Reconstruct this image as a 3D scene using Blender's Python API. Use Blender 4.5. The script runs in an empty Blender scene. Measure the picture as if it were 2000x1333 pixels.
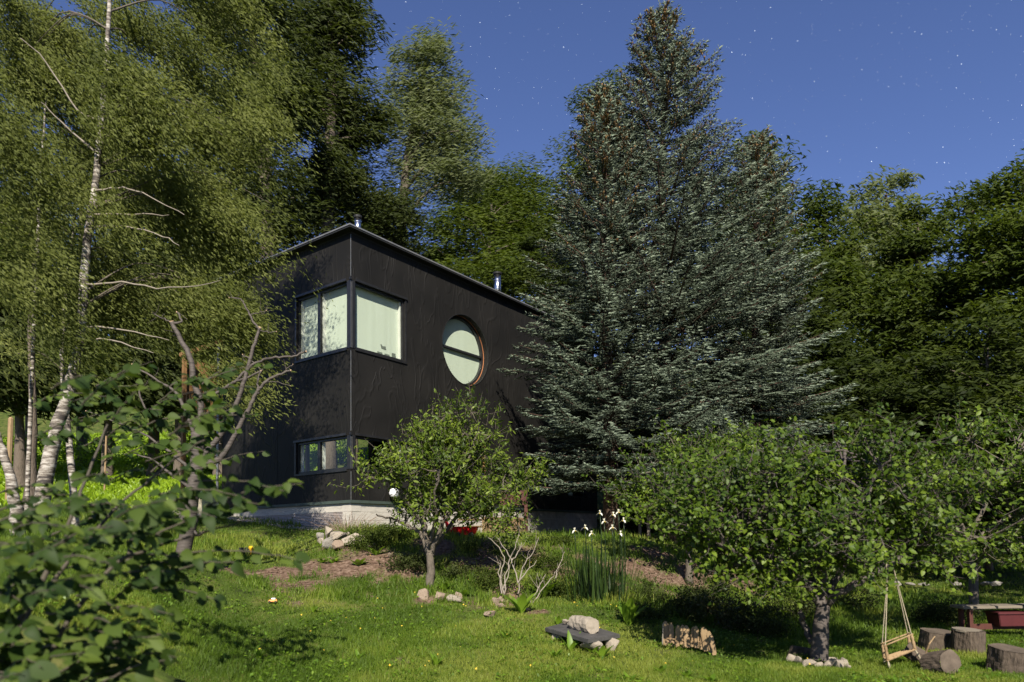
import bpy, bmesh, math, random
import numpy as np
from mathutils import Vector, Matrix
R = math.radians
SC = bpy.context.scene
COL = SC.collection

# ------------------------------------------------------------------ camera
F, PITCH, ROLL, SY = 1361.6, 0.058152, -0.014481, 308.23
FW = np.array([0, math.cos(PITCH), math.sin(PITCH)]); UP = np.array([0, -math.sin(PITCH), math.cos(PITCH)]); RT = np.array([1.0, 0, 0])
R2 = math.cos(ROLL)*RT + math.sin(ROLL)*UP; U2 = -math.sin(ROLL)*RT + math.cos(ROLL)*UP
EYE = np.array([0, 0, 1.5])
cd = bpy.data.cameras.new('camera'); cam = bpy.data.objects.new('camera', cd); COL.objects.link(cam)
cam.matrix_world = Matrix(((R2[0], U2[0], -FW[0], EYE[0]), (R2[1], U2[1], -FW[1], EYE[1]), (R2[2], U2[2], -FW[2], EYE[2]), (0, 0, 0, 1)))
cd.sensor_width = 36; cd.lens = F*36/2000; cd.shift_y = SY/2000; cd.clip_end = 5000; cd.clip_start = .05
cd.dof.use_dof = True; cd.dof.focus_distance = 15.5; cd.dof.aperture_fstop = 1.3
SC.camera = cam
# ------------------------------------------------------------------ sky, moonlight, exposure
EL, AZ = R(38), R(-3.5)
w = bpy.data.worlds.new('World'); SC.world = w; w.use_nodes = True
nt = w.node_tree; nt.nodes.clear()
sky = nt.nodes.new('ShaderNodeTexSky'); sky.sky_type = 'NISHITA'; sky.sun_disc = False
sky.sun_elevation = EL; sky.sun_rotation = R(180) - AZ; sky.air_density = 1.0; sky.dust_density = .0; sky.ozone_density = 6
bg = nt.nodes.new('ShaderNodeBackground'); bg.inputs[1].default_value = .058
wo = nt.nodes.new('ShaderNodeOutputWorld'); wb = nt.nodes.new('ShaderNodeMix'); wb.data_type = 'RGBA'; wb.blend_type = 'MULTIPLY'; wb.inputs[0].default_value = 1; wb.inputs[7].default_value = (.96, .84, 1.0, 1)  # night white balance, the same over the whole sky
nt.links.new(sky.outputs[0], wb.inputs[6]); nt.links.new(wb.outputs[2], bg.inputs[0]); nt.links.new(bg.outputs[0], wo.inputs[0])
sd = bpy.data.lights.new('moonlight', 'SUN'); sd.energy = 4.2; sd.angle = R(.5); sd.color = (1, .93, .80)
so = bpy.data.objects.new('moonlight', sd); COL.objects.link(so)
ldir = Vector((math.sin(AZ)*math.cos(EL), math.cos(AZ)*math.cos(EL), -math.sin(EL)))
so.rotation_euler = ldir.to_track_quat('-Z', 'Y').to_euler()
SC.view_settings.view_transform = 'Standard'; SC.view_settings.look = 'None'; SC.view_settings.gamma = 1
SC.view_settings.use_curve_mapping = False; SC.view_settings.exposure = 1.2
SC.render.engine = 'CYCLES'
SC.cycles.max_bounces = 6; SC.cycles.transparent_max_bounces = 12

# ------------------------------------------------------------------ helpers
def at(px, py, d):
    v = R2*((px-1000)/F) + U2*(-(py-666.5-SY)/F) + FW
    return EYE + v*(d/v[1])
def V3(p): return Vector((float(p[0]), float(p[1]), float(p[2])))
def vnoise(x, y, seed=0):
    x = np.asarray(x, float); y = np.asarray(y, float)
    xi = np.floor(x).astype(np.int64); yi = np.floor(y).astype(np.int64); fx = x-xi; fy = y-yi
    def h(a, b):
        n = (a*374761393 + b*668265263 + seed*1442695041) & 0xffffffff
        n = ((n ^ (n >> 13))*1274126177) & 0xffffffff
        return ((n ^ (n >> 16)) & 0xffff)/65535.0
    fx = fx*fx*(3-2*fx); fy = fy*fy*(3-2*fy)
    return (h(xi, yi)*(1-fx)+h(xi+1, yi)*fx)*(1-fy) + (h(xi, yi+1)*(1-fx)+h(xi+1, yi+1)*fx)*fy
def fbm(x, y, seed=0, o=4):
    s = 0; a = .5
    for i in range(o): s = s + a*vnoise(x*2**i, y*2**i, seed+i); a *= .5
    return s
def tag(o, label=None, cat=None, group=None, kind=None):
    if label: o['label'] = label
    if cat: o['category'] = cat
    if group: o['group'] = group
    if kind: o['kind'] = kind
    return o
def empty(name, loc=(0, 0, 0), rz=0, label=None, cat=None, group=None):
    o = bpy.data.objects.new(name, None); COL.objects.link(o); o.location = V3(loc); o.rotation_euler = (0, 0, rz); o.empty_display_size = .2
    return tag(o, label, cat, group)
def link(name, me, parent=None, loc=None, rot=None, scl=None):
    o = bpy.data.objects.new(name, me); COL.objects.link(o)
    if parent: o.parent = parent
    if loc is not None: o.location = V3(loc)
    if rot is not None: o.rotation_euler = rot
    if scl is not None: o.scale = scl
    return o
def npmesh(name, verts, faces, mat, tint=None, smooth=False):
    """faces: (n,k) int array, k = 3 or 4"""
    me = bpy.data.meshes.new(name); verts = np.ascontiguousarray(verts, np.float32); faces = np.ascontiguousarray(faces, np.int32)
    n, k = faces.shape
    me.vertices.add(len(verts)); me.vertices.foreach_set('co', verts.ravel())
    me.loops.add(n*k); me.loops.foreach_set('vertex_index', faces.ravel())
    me.polygons.add(n); me.polygons.foreach_set('loop_start', np.arange(0, n*k, k, dtype=np.int32)); me.polygons.foreach_set('loop_total', np.full(n, k, np.int32))
    if smooth: me.polygons.foreach_set('use_smooth', np.ones(n, bool))
    if tint is not None:
        a = me.attributes.new('tint', 'FLOAT', 'POINT'); a.data.foreach_set('value', np.ascontiguousarray(tint, np.float32))
    me.update(calc_edges=True); me.materials.append(mat)
    return me
class MB:
    def __init__(s): s.v = []; s.f = []
    def add(s, vs, fs):
        b = len(s.v); s.v += [tuple(map(float, p)) for p in vs]; s.f += [tuple(b+i for i in f) for f in fs]; return s
    def box(s, x0, x1, y0, y1, z0, z1):
        return s.add([(x0, y0, z0), (x1, y0, z0), (x1, y1, z0), (x0, y1, z0), (x0, y0, z1), (x1, y0, z1), (x1, y1, z1), (x0, y1, z1)],
                     [(0, 3, 2, 1), (4, 5, 6, 7), (0, 1, 5, 4), (1, 2, 6, 5), (2, 3, 7, 6), (3, 0, 4, 7)])
    def tube(s, pts, rad, n=6, caps=True):
        P = [V3(p) for p in pts]; m = len(P)
        if not hasattr(rad, '__len__'): rad = [rad]*m
        ref = Vector((0.13, .31, .94)) if abs((P[-1]-P[0]).normalized().z) < .8 else Vector((1, .2, .1))
        vs = []
        for i in range(m):
            t = (P[min(i+1, m-1)]-P[max(i-1, 0)]).normalized()
            a = t.cross(ref).normalized(); b = t.cross(a)
            for k in range(n):
                q = 2*math.pi*k/n; vs.append(P[i] + (a*math.cos(q)+b*math.sin(q))*rad[i])
        fs = [(i*n+k, i*n+(k+1) % n, (i+1)*n+(k+1) % n, (i+1)*n+k) for i in range(m-1) for k in range(n)]
        if caps: fs += [tuple(range(n-1, -1, -1)), tuple((m-1)*n+k for k in range(n))]
        return s.add(vs, fs)
    def build(s, name, mat, parent=None, smooth=False, bevel=0, mesh_only=False):
        me = bpy.data.meshes.new(name); me.from_pydata(s.v, [], s.f); me.update()
        if bevel:
            bm = bmesh.new(); bm.from_mesh(me)
            bmesh.ops.bevel(bm, geom=list(bm.edges), offset=bevel, segments=2, affect='EDGES', clamp_overlap=True); bm.to_mesh(me); bm.free()
        if smooth: me.polygons.foreach_set('use_smooth', np.ones(len(me.polygons), bool))
        me.materials.append(mat)
        if mesh_only: return me
        return link(name, me, parent)
def smooth_path(pts, n=6, jit=0, rng=None):
    P = [np.array(p, float) for p in pts]; out = []
    for i in range(len(P)-1):
        p0 = P[max(i-1, 0)]; p1 = P[i]; p2 = P[i+1]; p3 = P[min(i+2, len(P)-1)]
        for k in range(n):
            t = k/n; q = .5*((2*p1)+(-p0+p2)*t+(2*p0-5*p1+4*p2-p3)*t*t+(-p0+3*p1-3*p2+p3)*t**3)
            if jit and rng is not None and (i+k) > 0: q = q + rng.normal(0, jit, 3)
            out.append(q)
    out.append(P[-1]); return out

# ------------------------------------------------------------------ materials
def newmat(name):
    m = bpy.data.materials.new(name); m.use_nodes = True; t = m.node_tree
    return m, t, t.nodes['Principled BSDF'], t.nodes['Material Output']
def ramp(t, stops):
    r = t.nodes.new('ShaderNodeValToRGB'); e = r.color_ramp.elements
    while len(e) < len(stops): e.new(.5)
    for i, (p, c) in enumerate(stops): e[i].position = p; e[i].color = (*c, 1)
    return r
def surf(name, cols, scale=5, rough=.8, bump=0, stretch=(1, 1, 1), detail=6, metal=0, bscale=None, spec=.3, bdist=.01):
    m, t, b, o = newmat(name)
    tc = t.nodes.new('ShaderNodeTexCoord'); mp = t.nodes.new('ShaderNodeMapping'); mp.inputs['Scale'].default_value = stretch
    t.links.new(tc.outputs['Object'], mp.inputs[0])
    n = t.nodes.new('ShaderNodeTexNoise'); n.inputs['Scale'].default_value = scale; n.inputs['Detail'].default_value = detail; n.inputs['Roughness'].default_value = .65
    t.links.new(mp.outputs[0], n.inputs[0])
    k = len(cols); r = ramp(t, [(.32+.36*i/max(k-1, 1), c) for i, c in enumerate(cols)])
    t.links.new(n.outputs[0], r.inputs[0]); t.links.new(r.outputs[0], b.inputs['Base Color'])
    b.inputs['Roughness'].default_value = rough; b.inputs['Metallic'].default_value = metal; b.inputs['Specular IOR Level'].default_value = spec
    if bump:
        n2 = t.nodes.new('ShaderNodeTexNoise'); n2.inputs['Scale'].default_value = bscale or scale*2.5; n2.inputs['Detail'].default_value = 5
        t.links.new(mp.outputs[0], n2.inputs[0])
        bp = t.nodes.new('ShaderNodeBump'); bp.inputs['Strength'].default_value = bump; bp.inputs['Distance'].default_value = bdist
        t.links.new(n2.outputs[0], bp.inputs['Height']); t.links.new(bp.outputs[0], b.inputs['Normal'])
    return m
def leafmat(name, cols, trans=.3, rough=.45, spec=.35, tr_gain=1.5):
    m, t, b, o = newmat(name)
    a = t.nodes.new('ShaderNodeAttribute'); a.attribute_name = 'tint'
    k = len(cols); r = ramp(t, [(i/max(k-1, 1), c) for i, c in enumerate(cols)])
    t.links.new(a.outputs['Fac'], r.inputs[0]); t.links.new(r.outputs[0], b.inputs['Base Color'])
    b.inputs['Roughness'].default_value = rough; b.inputs['Specular IOR Level'].default_value = spec
    if trans:
        tr = t.nodes.new('ShaderNodeBsdfTranslucent'); mx = t.nodes.new('ShaderNodeMixShader'); mx.inputs[0].default_value = trans
        mul = t.nodes.new('ShaderNodeMix'); mul.data_type = 'RGBA'; mul.blend_type = 'MULTIPLY'; mul.inputs[0].default_value = 1
        t.links.new(r.outputs[0], mul.inputs[6]); mul.inputs[7].default_value = (tr_gain*1.15, tr_gain*1.2, tr_gain*.6, 1)
        t.links.new(mul.outputs[2], tr.inputs[0])
        t.links.new(b.outputs[0], mx.inputs[1]); t.links.new(tr.outputs[0], mx.inputs[2]); t.links.new(mx.outputs[0], o.inputs[0])
    return m
def plain(name, c, rough=.6, metal=0, spec=.4):
    return surf(name, [tuple(x*.88 for x in c), tuple(min(1, x*1.1) for x in c)], scale=9, rough=rough, metal=metal, spec=spec)

M = {}
M['concrete'] = surf('concrete', [(.30, .28, .25), (.42, .39, .34), (.36, .33, .30)], 3, .85, .35, (1, 1, 4), bscale=14)
M['block'] = surf('block', [(.24, .22, .20), (.35, .32, .29)], 6, .9, .4, bscale=40)
M['plaster'] = surf('plaster', [(.42, .39, .34), (.52, .48, .42)], 4, .9, .3)
M['corrugated'] = surf('corrugated', [(.30, .26, .24), (.38, .34, .31)], 2, .5, 0, metal=.3)
M['frame'] = surf('frame', [(.010, .010, .011), (.018, .018, .019)], 8, .35, 0, spec=.5)
M['steel'] = surf('steel', [(.55, .55, .56), (.7, .7, .72)], 3, .22, 0, metal=1)
M['edge'] = surf('edge', [(.20, .20, .20), (.30, .30, .30)], 5, .45, 0, metal=.6)
M['roofing'] = surf('roofing', [(.03, .03, .03), (.05, .05, .05)], 4, .7)
M['interior'] = surf('interior', [(.10, .085, .07), (.13, .11, .09)], 2, .9)
M['intwhite'] = plain('intwhite', (.75, .75, .72), .7)
M['blind'] = surf('blind', [(.57, .58, .515), (.62, .63, .565)], 1.2, .9, .2, (4, 4, .25), bscale=1.6, bdist=.04)
M['reveal'] = surf('reveal', [(.62, .58, .56), (.72, .68, .66)], 3, .6)
M['copper'] = plain('copper', (.42, .17, .07), .5)
M['wood'] = surf('wood', [(.12, .065, .025), (.20, .11, .045), (.16, .09, .035)], 6, .7, .3, (1, 1, .15))
M['palewood'] = surf('palewood', [(.15, .092, .045), (.27, .185, .10), (.20, .135, .07)], 7, .75, .4, (2, 2, .3))
M['greywood'] = surf('greywood', [(.13, .11, .085), (.20, .17, .13)], 8, .85, .5, (.3, 2, 2))
M['redwood'] = surf('redwood', [(.05, .016, .012), (.08, .026, .018)], 6, .7, .3)
M['redplastic'] = plain('redplastic', (.55, .012, .015), .35)
M['darkred'] = plain('darkred', (.07, .012, .014), .6)
M['white'] = plain('white', (.8, .8, .82), .35)
M['yellow'] = plain('yellow', (.75, .42, .02), .4)
M['orange'] = plain('orange', (.75, .28, .06), .4)
M['black'] = plain('black', (.02, .02, .02), .5)
M['cabinet'] = plain('cabinet', (.045, .06, .05), .45)
M['cream'] = plain('cream', (.5, .44, .30), .7)
M['rope'] = surf('rope', [(.26, .22, .15), (.36, .31, .22)], 30, .9, .5)
M['slab'] = surf('slab', [(.045, .043, .042), (.08, .076, .072)], 7, .75, .5)
M['rock'] = surf('rock', [(.13, .095, .07), (.26, .20, .15), (.19, .15, .11)], 6, .95, .9, bscale=14, spec=.1)
M['rockgrey'] = surf('rockgrey', [(.12, .105, .09), (.25, .23, .20), (.18, .165, .14)], 7, .95, .9, bscale=16, spec=.1)
M['limestone'] = surf('limestone', [(.15, .125, .095), (.29, .25, .20), (.22, .19, .15)], 7, .9, .6, bscale=20, spec=.1)
M['bark'] = surf('bark', [(.05, .04, .03), (.12, .095, .075), (.08, .065, .05)], 9, .95, 1, (2, 2, .5), bscale=22, bdist=.02)
M['barkred'] = surf('barkred', [(.05, .032, .024), (.15, .085, .055), (.09, .055, .04)], 9, .95, 1, (2, 2, .5), bscale=22, bdist=.02)
M['barkspruce'] = surf('barkspruce', [(.03, .02, .015), (.09, .055, .038), (.055, .035, .025)], 9, .95, 1, (2, 2, .5), bscale=22, bdist=.02)
M['barkcherry'] = surf('barkcherry', [(.030, .025, .022), (.085, .07, .06), (.05, .042, .037)], 5, .7, .8, (.6, .6, 3.5), bscale=12, bdist=.015)
M['barkpear'] = surf('barkpear', [(.055, .047, .036), (.12, .10, .078), (.08, .068, .052)], 9, .9, 1, (2, 2, .6), bscale=22, bdist=.02)
M['cutwood'] = plain('cutwood', (.60, .40, .24), .8)
M['twig'] = surf('twig', [(.17, .145, .115), (.26, .225, .185)], 15, .85)
M['stem'] = plain('stem', (.06, .05, .035), .8)
M['log'] = surf('log', [(.035, .026, .02), (.09, .068, .05), (.06, .046, .035)], 7, .95, 1, (2, 2, .6), bscale=16, bdist=.03)
M['logend'] = surf('logend', [(.055, .042, .03), (.13, .10, .075)], 5, .9, .8, bscale=20)
M['gravel'] = surf('gravel', [(.18, .155, .12), (.33, .30, .25)], 30, .9, .5)
M['dirt'] = surf('dirt', [(.07, .042, .028), (.15, .095, .068)], 5, 1, 1)
# birch bark: white with dark lenticel bands
m, t, b, o = newmat('birch_bark'); tc = t.nodes.new('ShaderNodeTexCoord'); mp = t.nodes.new('ShaderNodeMapping'); mp.inputs['Scale'].default_value = (1.6, 1.6, 7)
t.links.new(tc.outputs['Object'], mp.inputs[0]); n = t.nodes.new('ShaderNodeTexNoise'); n.inputs['Scale'].default_value = 2.2; n.inputs['Detail'].default_value = 6; n.inputs['Roughness'].default_value = .7
t.links.new(mp.outputs[0], n.inputs[0]); r = ramp(t, [(.41, (.04, .032, .028)), (.49, (.15, .125, .10)), (.57, (.36, .33, .29)), (.75, (.46, .43, .39))])
t.links.new(n.outputs[0], r.inputs[0]); t.links.new(r.outputs[0], b.inputs['Base Color']); b.inputs['Roughness'].default_value = .8; M['birch'] = m
bp = t.nodes.new('ShaderNodeBump'); bp.inputs['Distance'].default_value = .01; t.links.new(n.outputs[0], bp.inputs['Height']); t.links.new(bp.outputs[0], b.inputs['Normal'])
# black membrane: sheet with vertical creases
m, t, b, o = newmat('black_membrane'); tc = t.nodes.new('ShaderNodeTexCoord')
def nz(t, src, scale, stretch, detail=3, dist=0):
    mp = t.nodes.new('ShaderNodeMapping'); mp.inputs['Scale'].default_value = stretch; t.links.new(src, mp.inputs[0])
    n = t.nodes.new('ShaderNodeTexNoise'); n.inputs['Scale'].default_value = scale; n.inputs['Detail'].default_value = detail; n.inputs['Distortion'].default_value = dist
    t.links.new(mp.outputs[0], n.inputs[0]); return n
n1 = nz(t, tc.outputs['Object'], 1.5, (1.6, 1.6, .55), 2, .9); n2 = nz(t, tc.outputs['Object'], 60, (1, 1, 1), 3)
# ridged crease = |noise-.5|
ab = t.nodes.new('ShaderNodeMath'); ab.operation = 'SUBTRACT'; ab.inputs[1].default_value = .5; t.links.new(n1.outputs[0], ab.inputs[0])
ab2 = t.nodes.new('ShaderNodeMath'); ab2.operation = 'ABSOLUTE'; t.links.new(ab.outputs[0], ab2.inputs[0])
sm = t.nodes.new('ShaderNodeMapRange'); sm.inputs['From Max'].default_value = .05; sm.inputs['To Min'].default_value = 1; sm.inputs['To Max'].default_value = 0; sm.interpolation_type = 'SMOOTHSTEP'; t.links.new(ab2.outputs[0], sm.inputs[0])
n3 = nz(t, tc.outputs['Object'], 1.1, (1, 1, .8), 2, .3)
ml = t.nodes.new('ShaderNodeMath'); ml.operation = 'MULTIPLY'; t.links.new(sm.outputs[0], ml.inputs[0]); t.links.new(n3.outputs[0], ml.inputs[1])
ad = t.nodes.new('ShaderNodeMath'); ad.operation = 'MULTIPLY_ADD'; ad.inputs[1].default_value = .10; t.links.new(n2.outputs[0], ad.inputs[0]); t.links.new(ml.outputs[0], ad.inputs[2])
bp = t.nodes.new('ShaderNodeBump'); bp.inputs['Distance'].default_value = .02; bp.inputs['Strength'].default_value = .65; t.links.new(ad.outputs[0], bp.inputs['Height']); t.links.new(bp.outputs[0], b.inputs['Normal'])
r = ramp(t, [(.35, (.0085, .008, .0072)), (.65, (.0135, .0125, .0112))]); t.links.new(n3.outputs[0], r.inputs[0]); t.links.new(r.outputs[0], b.inputs['Base Color'])
b.inputs['Roughness'].default_value = .6; b.inputs['Specular IOR Level'].default_value = .22; M['membrane'] = m
# glass
m, t, b, o = newmat('window_glass'); t.nodes.remove(b)
tr = t.nodes.new('ShaderNodeBsdfTransparent'); tr.inputs[0].default_value = (.90, .93, .90, 1); gl = t.nodes.new('ShaderNodeBsdfGlossy'); gl.inputs['Roughness'].default_value = .02
fr = t.nodes.new('ShaderNodeFresnel'); fr.inputs[0].default_value = 1.5; mx = t.nodes.new('ShaderNodeMixShader')
ge = t.nodes.new('ShaderNodeNewGeometry'); sb_ = t.nodes.new('ShaderNodeMath'); sb_.operation = 'SUBTRACT'; sb_.inputs[0].default_value = 1; t.links.new(ge.outputs['Backfacing'], sb_.inputs[1]); mf = t.nodes.new('ShaderNodeMath'); mf.operation = 'MULTIPLY'; t.links.new(fr.outputs[0], mf.inputs[0]); t.links.new(sb_.outputs[0], mf.inputs[1])
t.links.new(mf.outputs[0], mx.inputs[0]); t.links.new(tr.outputs[0], mx.inputs[1]); t.links.new(gl.outputs[0], mx.inputs[2]); t.links.new(mx.outputs[0], o.inputs[0]); M['glass'] = m
# star light
m, t, b, o = newmat('star'); b.inputs['Base Color'].default_value = (0, 0, 0, 1); b.inputs['Emission Color'].default_value = (.85, .92, 1, 1); b.inputs['Emission Strength'].default_value = 1.3; M['star'] = m
# foliage
M['l_birch'] = leafmat('leaf_birch', [(.050, .064, .013), (.100, .118, .026), (.155, .170, .050)], .35, .65, .15)
M['l_dark'] = leafmat('leaf_dark', [(.020, .028, .007), (.036, .048, .011), (.062, .075, .020)], .3, .65, .15)
M['l_mid'] = leafmat('leaf_mid', [(.018, .030, .004), (.038, .056, .007), (.070, .090, .012)], .3, .65, .15)
M['l_yellow'] = leafmat('leaf_yellow', [(.024, .038, .004), (.042, .062, .006), (.072, .094, .010)], .3, .65, .15)
M['l_willow'] = leafmat('leaf_willow', [(.060, .078, .030), (.095, .115, .045), (.14, .155, .07)], .3, .65, .15)
M['l_meadow'] = leafmat('leaf_meadow', [(.12, .19, .008), (.19, .29, .012), (.27, .38, .02)], .4)
M['l_pear'] = leafmat('leaf_pear', [(.032, .056, .006), (.078, .118, .010), (.155, .205, .022)], .3, .5, .25)
M['l_orch'] = leafmat('leaf_orchard', [(.022, .044, .004), (.054, .092, .007), (.120, .172, .015)], .3, .5, .25)
M['l_fore'] = leafmat('leaf_fore', [(.016, .034, .006), (.034, .060, .009), (.072, .105, .015)], .3, .6, .2)
M['l_deep'] = leafmat('leaf_deep', [(.010, .016, .003), (.021, .032, .005), (.050, .066, .011)], .3, .65, .12)
M['l_red'] = leafmat('leaf_redbush', [(.05, .030, .012), (.045, .060, .014), (.10, .07, .025)], .3)
M['grass'] = leafmat('grass', [(.060, .105, .010), (.105, .165, .014), (.19, .22, .035)], .35, .55, .25)
M['weed'] = leafmat('weed', [(.055, .11, .010), (.10, .18, .015), (.16, .25, .02)], .35, .45, .35)
M['iris'] = leafmat('iris_leaf', [(.012, .026, .007), (.022, .045, .010), (.045, .075, .016)], .25, .4, .4)
M['petal'] = leafmat('petal', [(.75, .75, .68), (.78, .74, .60)], .3, .6, .2, 1)
M['petaly'] = leafmat('petal_yellow', [(.75, .50, .05), (.75, .55, .08)], .3, .6, .2, 1)
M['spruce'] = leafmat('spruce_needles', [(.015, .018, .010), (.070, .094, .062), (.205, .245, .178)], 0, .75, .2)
M['cone'] = leafmat('cone', [(.20, .11, .04), (.40, .25, .12)], 0, .8, .2)

# ------------------------------------------------------------------ terrain
HB = at(682.6, 980, 15.628); HB[2] = 2.3826; HB[0] = -3.6167; HB[1] = 15.6279
YAW = .63396; U = np.array([math.sin(YAW), math.cos(YAW), 0]); Vv = np.array([-math.cos(YAW), math.sin(YAW), 0])
def hw(x, y, z=0): return HB + U*x + Vv*y + np.array([0, 0, z])
ctrl = [at(*c) for c in [
 (1000, 1333, 7.3), (700, 1333, 7.2), (400, 1333, 6.9), (1300, 1333, 7.2), (1600, 1333, 7.1), (1900, 1333, 7.0),
 (1000, 1270, 8.2), (600, 1270, 8.0), (1000, 1200, 9.7), (600, 1200, 9.5), (400, 1200, 9.2), (500, 1130, 11.2), (640, 1120, 11.6), (480, 1075, 13.2), (840, 1148, 11.2), (960, 1185, 10.4),
 (850, 1085, 12.4), (700, 1070, 12.9), (850, 1052, 13.2), (1000, 1062, 13.4), (650, 1040, 14.4), (1100, 1085, 13.0), (1050, 1170, 10.9), (760, 1125, 11.7),
 (1200, 1190, 10.4), (1250, 1160, 11.4), (1140, 1262, 8.4), (1350, 1262, 8.9), (1600, 1302, 8.1), (1835, 1322, 7.4), (1850, 1245, 10.2), (1700, 1150, 19), (1950, 1152, 18), (1480, 1235, 10.6),
 (1300, 1150, 12.6), (1300, 1082, 14.4), (1230, 1048, 16.2), (1400, 1120, 14.2), (1560, 1160, 15), (1500, 1100, 18),
 (360, 1105, 10.0), (250, 1060, 12.5), (75, 1032, 11.2), (20, 1040, 11), (100, 1002, 18), (100, 978, 23), (0, 985, 20), (300, 990, 21), (100, 915, 36), (300, 910, 38), (-200, 915, 36), (100, 865, 62), (-300, 865, 62),
 (150, 1180, 7), (-100, 1150, 7)]]
for (x, y, z) in [(0, .2, -.62), (1.9, 0, -.68), (4, 0, -.78), (7, 0, -.80), (11, 0, -.55), (0, 1, -.58), (0, 2, -.46), (0, 3.6, -.27), (0, 5.2, -.13), (-1.0, 5, -.16), (5, 2.6, -.5), (11.5, 5.2, 0.1), (5, 5.5, .2), (0, 6.5, .1),
                  (2.5, -1.8, -.88), (6, -2.2, -.9), (10, -1.5, -.75)]: ctrl.append(hw(x, y, z))
for p in [(-12, 5, .6), (-5, 3, 0), (0, 3, -.05), (6, 3, -.1), (14, 5, 0), (0, -12, -1), (-25, -12, 0), (25, -12, -1), (14, 10, 0), (16, 20, .2), (24, 30, 2.5), (12, 32, 3.2), (2, 32, 4.3), (-6, 33, 5.2), (-10, 24, 3.6),
          (40, 60, 12), (10, 60, 13), (-12, 60, 10.5), (-40, 60, 11), (-50, 20, 5), (50, 20, 1), (120, 0, 0), (-120, 0, 10), (0, 150, 42), (120, 150, 40), (-120, 150, 50), (0, 400, 60), (400, 400, 50), (-400, 400, 60), (0, -400, -10), (400, -400, -10), (-400, -400, 0)]: ctrl.append(np.array(p, float))
CT = np.array(ctrl)
def rb(P, Q): return np.sqrt(((P[:, None, :]-Q[None, :, :])**2).sum(2) + .25)
A = rb(CT[:, :2], CT[:, :2]) - np.eye(len(CT))*.12
NC = len(CT); Pm = np.c_[np.ones(NC), CT[:, :2]]; K = np.zeros((NC+3, NC+3)); K[:NC, :NC] = A; K[:NC, NC:] = Pm; K[NC:, :NC] = Pm.T
WT = np.linalg.solve(K, np.r_[CT[:, 2], 0, 0, 0])
def Hs(x, y, micro=True):
    x = np.atleast_1d(np.asarray(x, float)); y = np.atleast_1d(np.asarray(y, float)); out = np.empty(len(x))
    for i in range(0, len(x), 40000):
        s = slice(i, i+40000); q = np.c_[x[s], y[s]]
        out[s] = rb(q, CT[:, :2]) @ WT[:NC] + WT[NC] + q @ WT[NC+1:]
    if micro:
        out += (fbm(x*.9, y*.9, 3)-.47)*.10 + (fbm(x*4, y*4, 9)-.47)*.035*(1+2*soil(x, y))
    return out
SOIL = [at(*c)[:2].tolist()+[r_, k] for c, r_, k in [((1100, 1120, 12.3), .7, .8), ((1190, 1090, 13), .6, .8), ((800, 1100, 12), .6, .85), ((950, 1120, 11.9), .7, .85), ((1040, 1085, 12.8), .6, .7), ((880, 1070, 12.8), .8, .75), ((1330, 1165, 12.2), .6, .8), ((1210, 1130, 12), .5, .7), ((680, 1115, 12.0), .9, 1), ((560, 1135, 11.2), .8, .95), ((460, 1135, 11.0), .6, .85), ((390, 1130, 10.5), .6, .8), ((760, 1120, 11.9), .6, .9), ((900, 1100, 12.2), .7, .8), ((1000, 1170, 11), .5, .7), ((720, 1075, 12.7), .5, .9), ((860, 1175, 10.7), .45, .8),
        ((930, 1180, 10.5), .4, .7), ((905, 1055, 13.2), .4, .9), ((1300, 1110, 13.4), .9, 1.1), ((1360, 1120, 13.9), .8, 1.1), ((1270, 1080, 14.4), .6, .9), ((1060, 1190, 10), .3, .6), ((300, 1110, 9.6), .6, .6), ((1450, 1150, 14), .8, .8), ((1210, 1020, 17.5), 1.6, .9), ((1310, 1020, 19), 2.2, .9), ((1100, 1240, 8.8), .2, .3)]]
def soil(x, y):
    s = np.zeros(len(x))
    for a, b_, r_, k in SOIL: s = np.maximum(s, k*np.exp(-((x-a)**2+(y-b_)**2)/(r_*r_)))
    nn = fbm(x*2.3, y*2.3, 21)
    return np.clip((s + (nn-.5)*2.0 - .34)*2.6, 0, 1)
def axis(a, b, step, far, g=1.16):
    c = list(np.arange(a, b+1e-6, step)); s = step
    while c[-1] < far: s *= g; c.append(c[-1]+s)
    s = step; lo = [a]
    while lo[-1] > -far: s *= g; lo.append(lo[-1]-s)
    return np.array(lo[:0:-1]+c)
gx = axis(-9, 9.5, .135, 1500); gy = axis(5.5, 20, .135, 1500)
XX, YY = np.meshgrid(gx, gy); x = XX.ravel(); y = YY.ravel(); z = Hs(x, y)
nx, ny = len(gx), len(gy); idx = np.arange(nx*ny).reshape(ny, nx)
fc = np.stack([idx[:-1, :-1], idx[:-1, 1:], idx[1:, 1:], idx[1:, :-1]], -1).reshape(-1, 4)
m, t, b, o = newmat('ground'); a = t.nodes.new('ShaderNodeAttribute'); a.attribute_name = 'tint'; tc = t.nodes.new('ShaderNodeTexCoord')
n1 = nz(t, tc.outputs['Object'], 3, (1, 1, 1), 8); n2 = nz(t, tc.outputs['Object'], 14, (1, 1, 1), 8)
rg = ramp(t, [(.35, (.030, .042, .010)), (.5, (.055, .080, .014)), (.65, (.10, .10, .03))]); t.links.new(n1.outputs[0], rg.inputs[0])
rs = ramp(t, [(.33, (.065, .040, .027)), (.5, (.115, .075, .052)), (.68, (.20, .14, .105))]); t.links.new(n2.outputs[0], rs.inputs[0])
mx = t.nodes.new('ShaderNodeMix'); mx.data_type = 'RGBA'; t.links.new(a.outputs['Fac'], mx.inputs[0]); t.links.new(rg.outputs[0], mx.inputs[6]); t.links.new(rs.outputs[0], mx.inputs[7]); t.links.new(mx.outputs[2], b.inputs['Base Color'])
b.inputs['Roughness'].default_value = .95; b.inputs['Specular IOR Level'].default_value = .1
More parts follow.
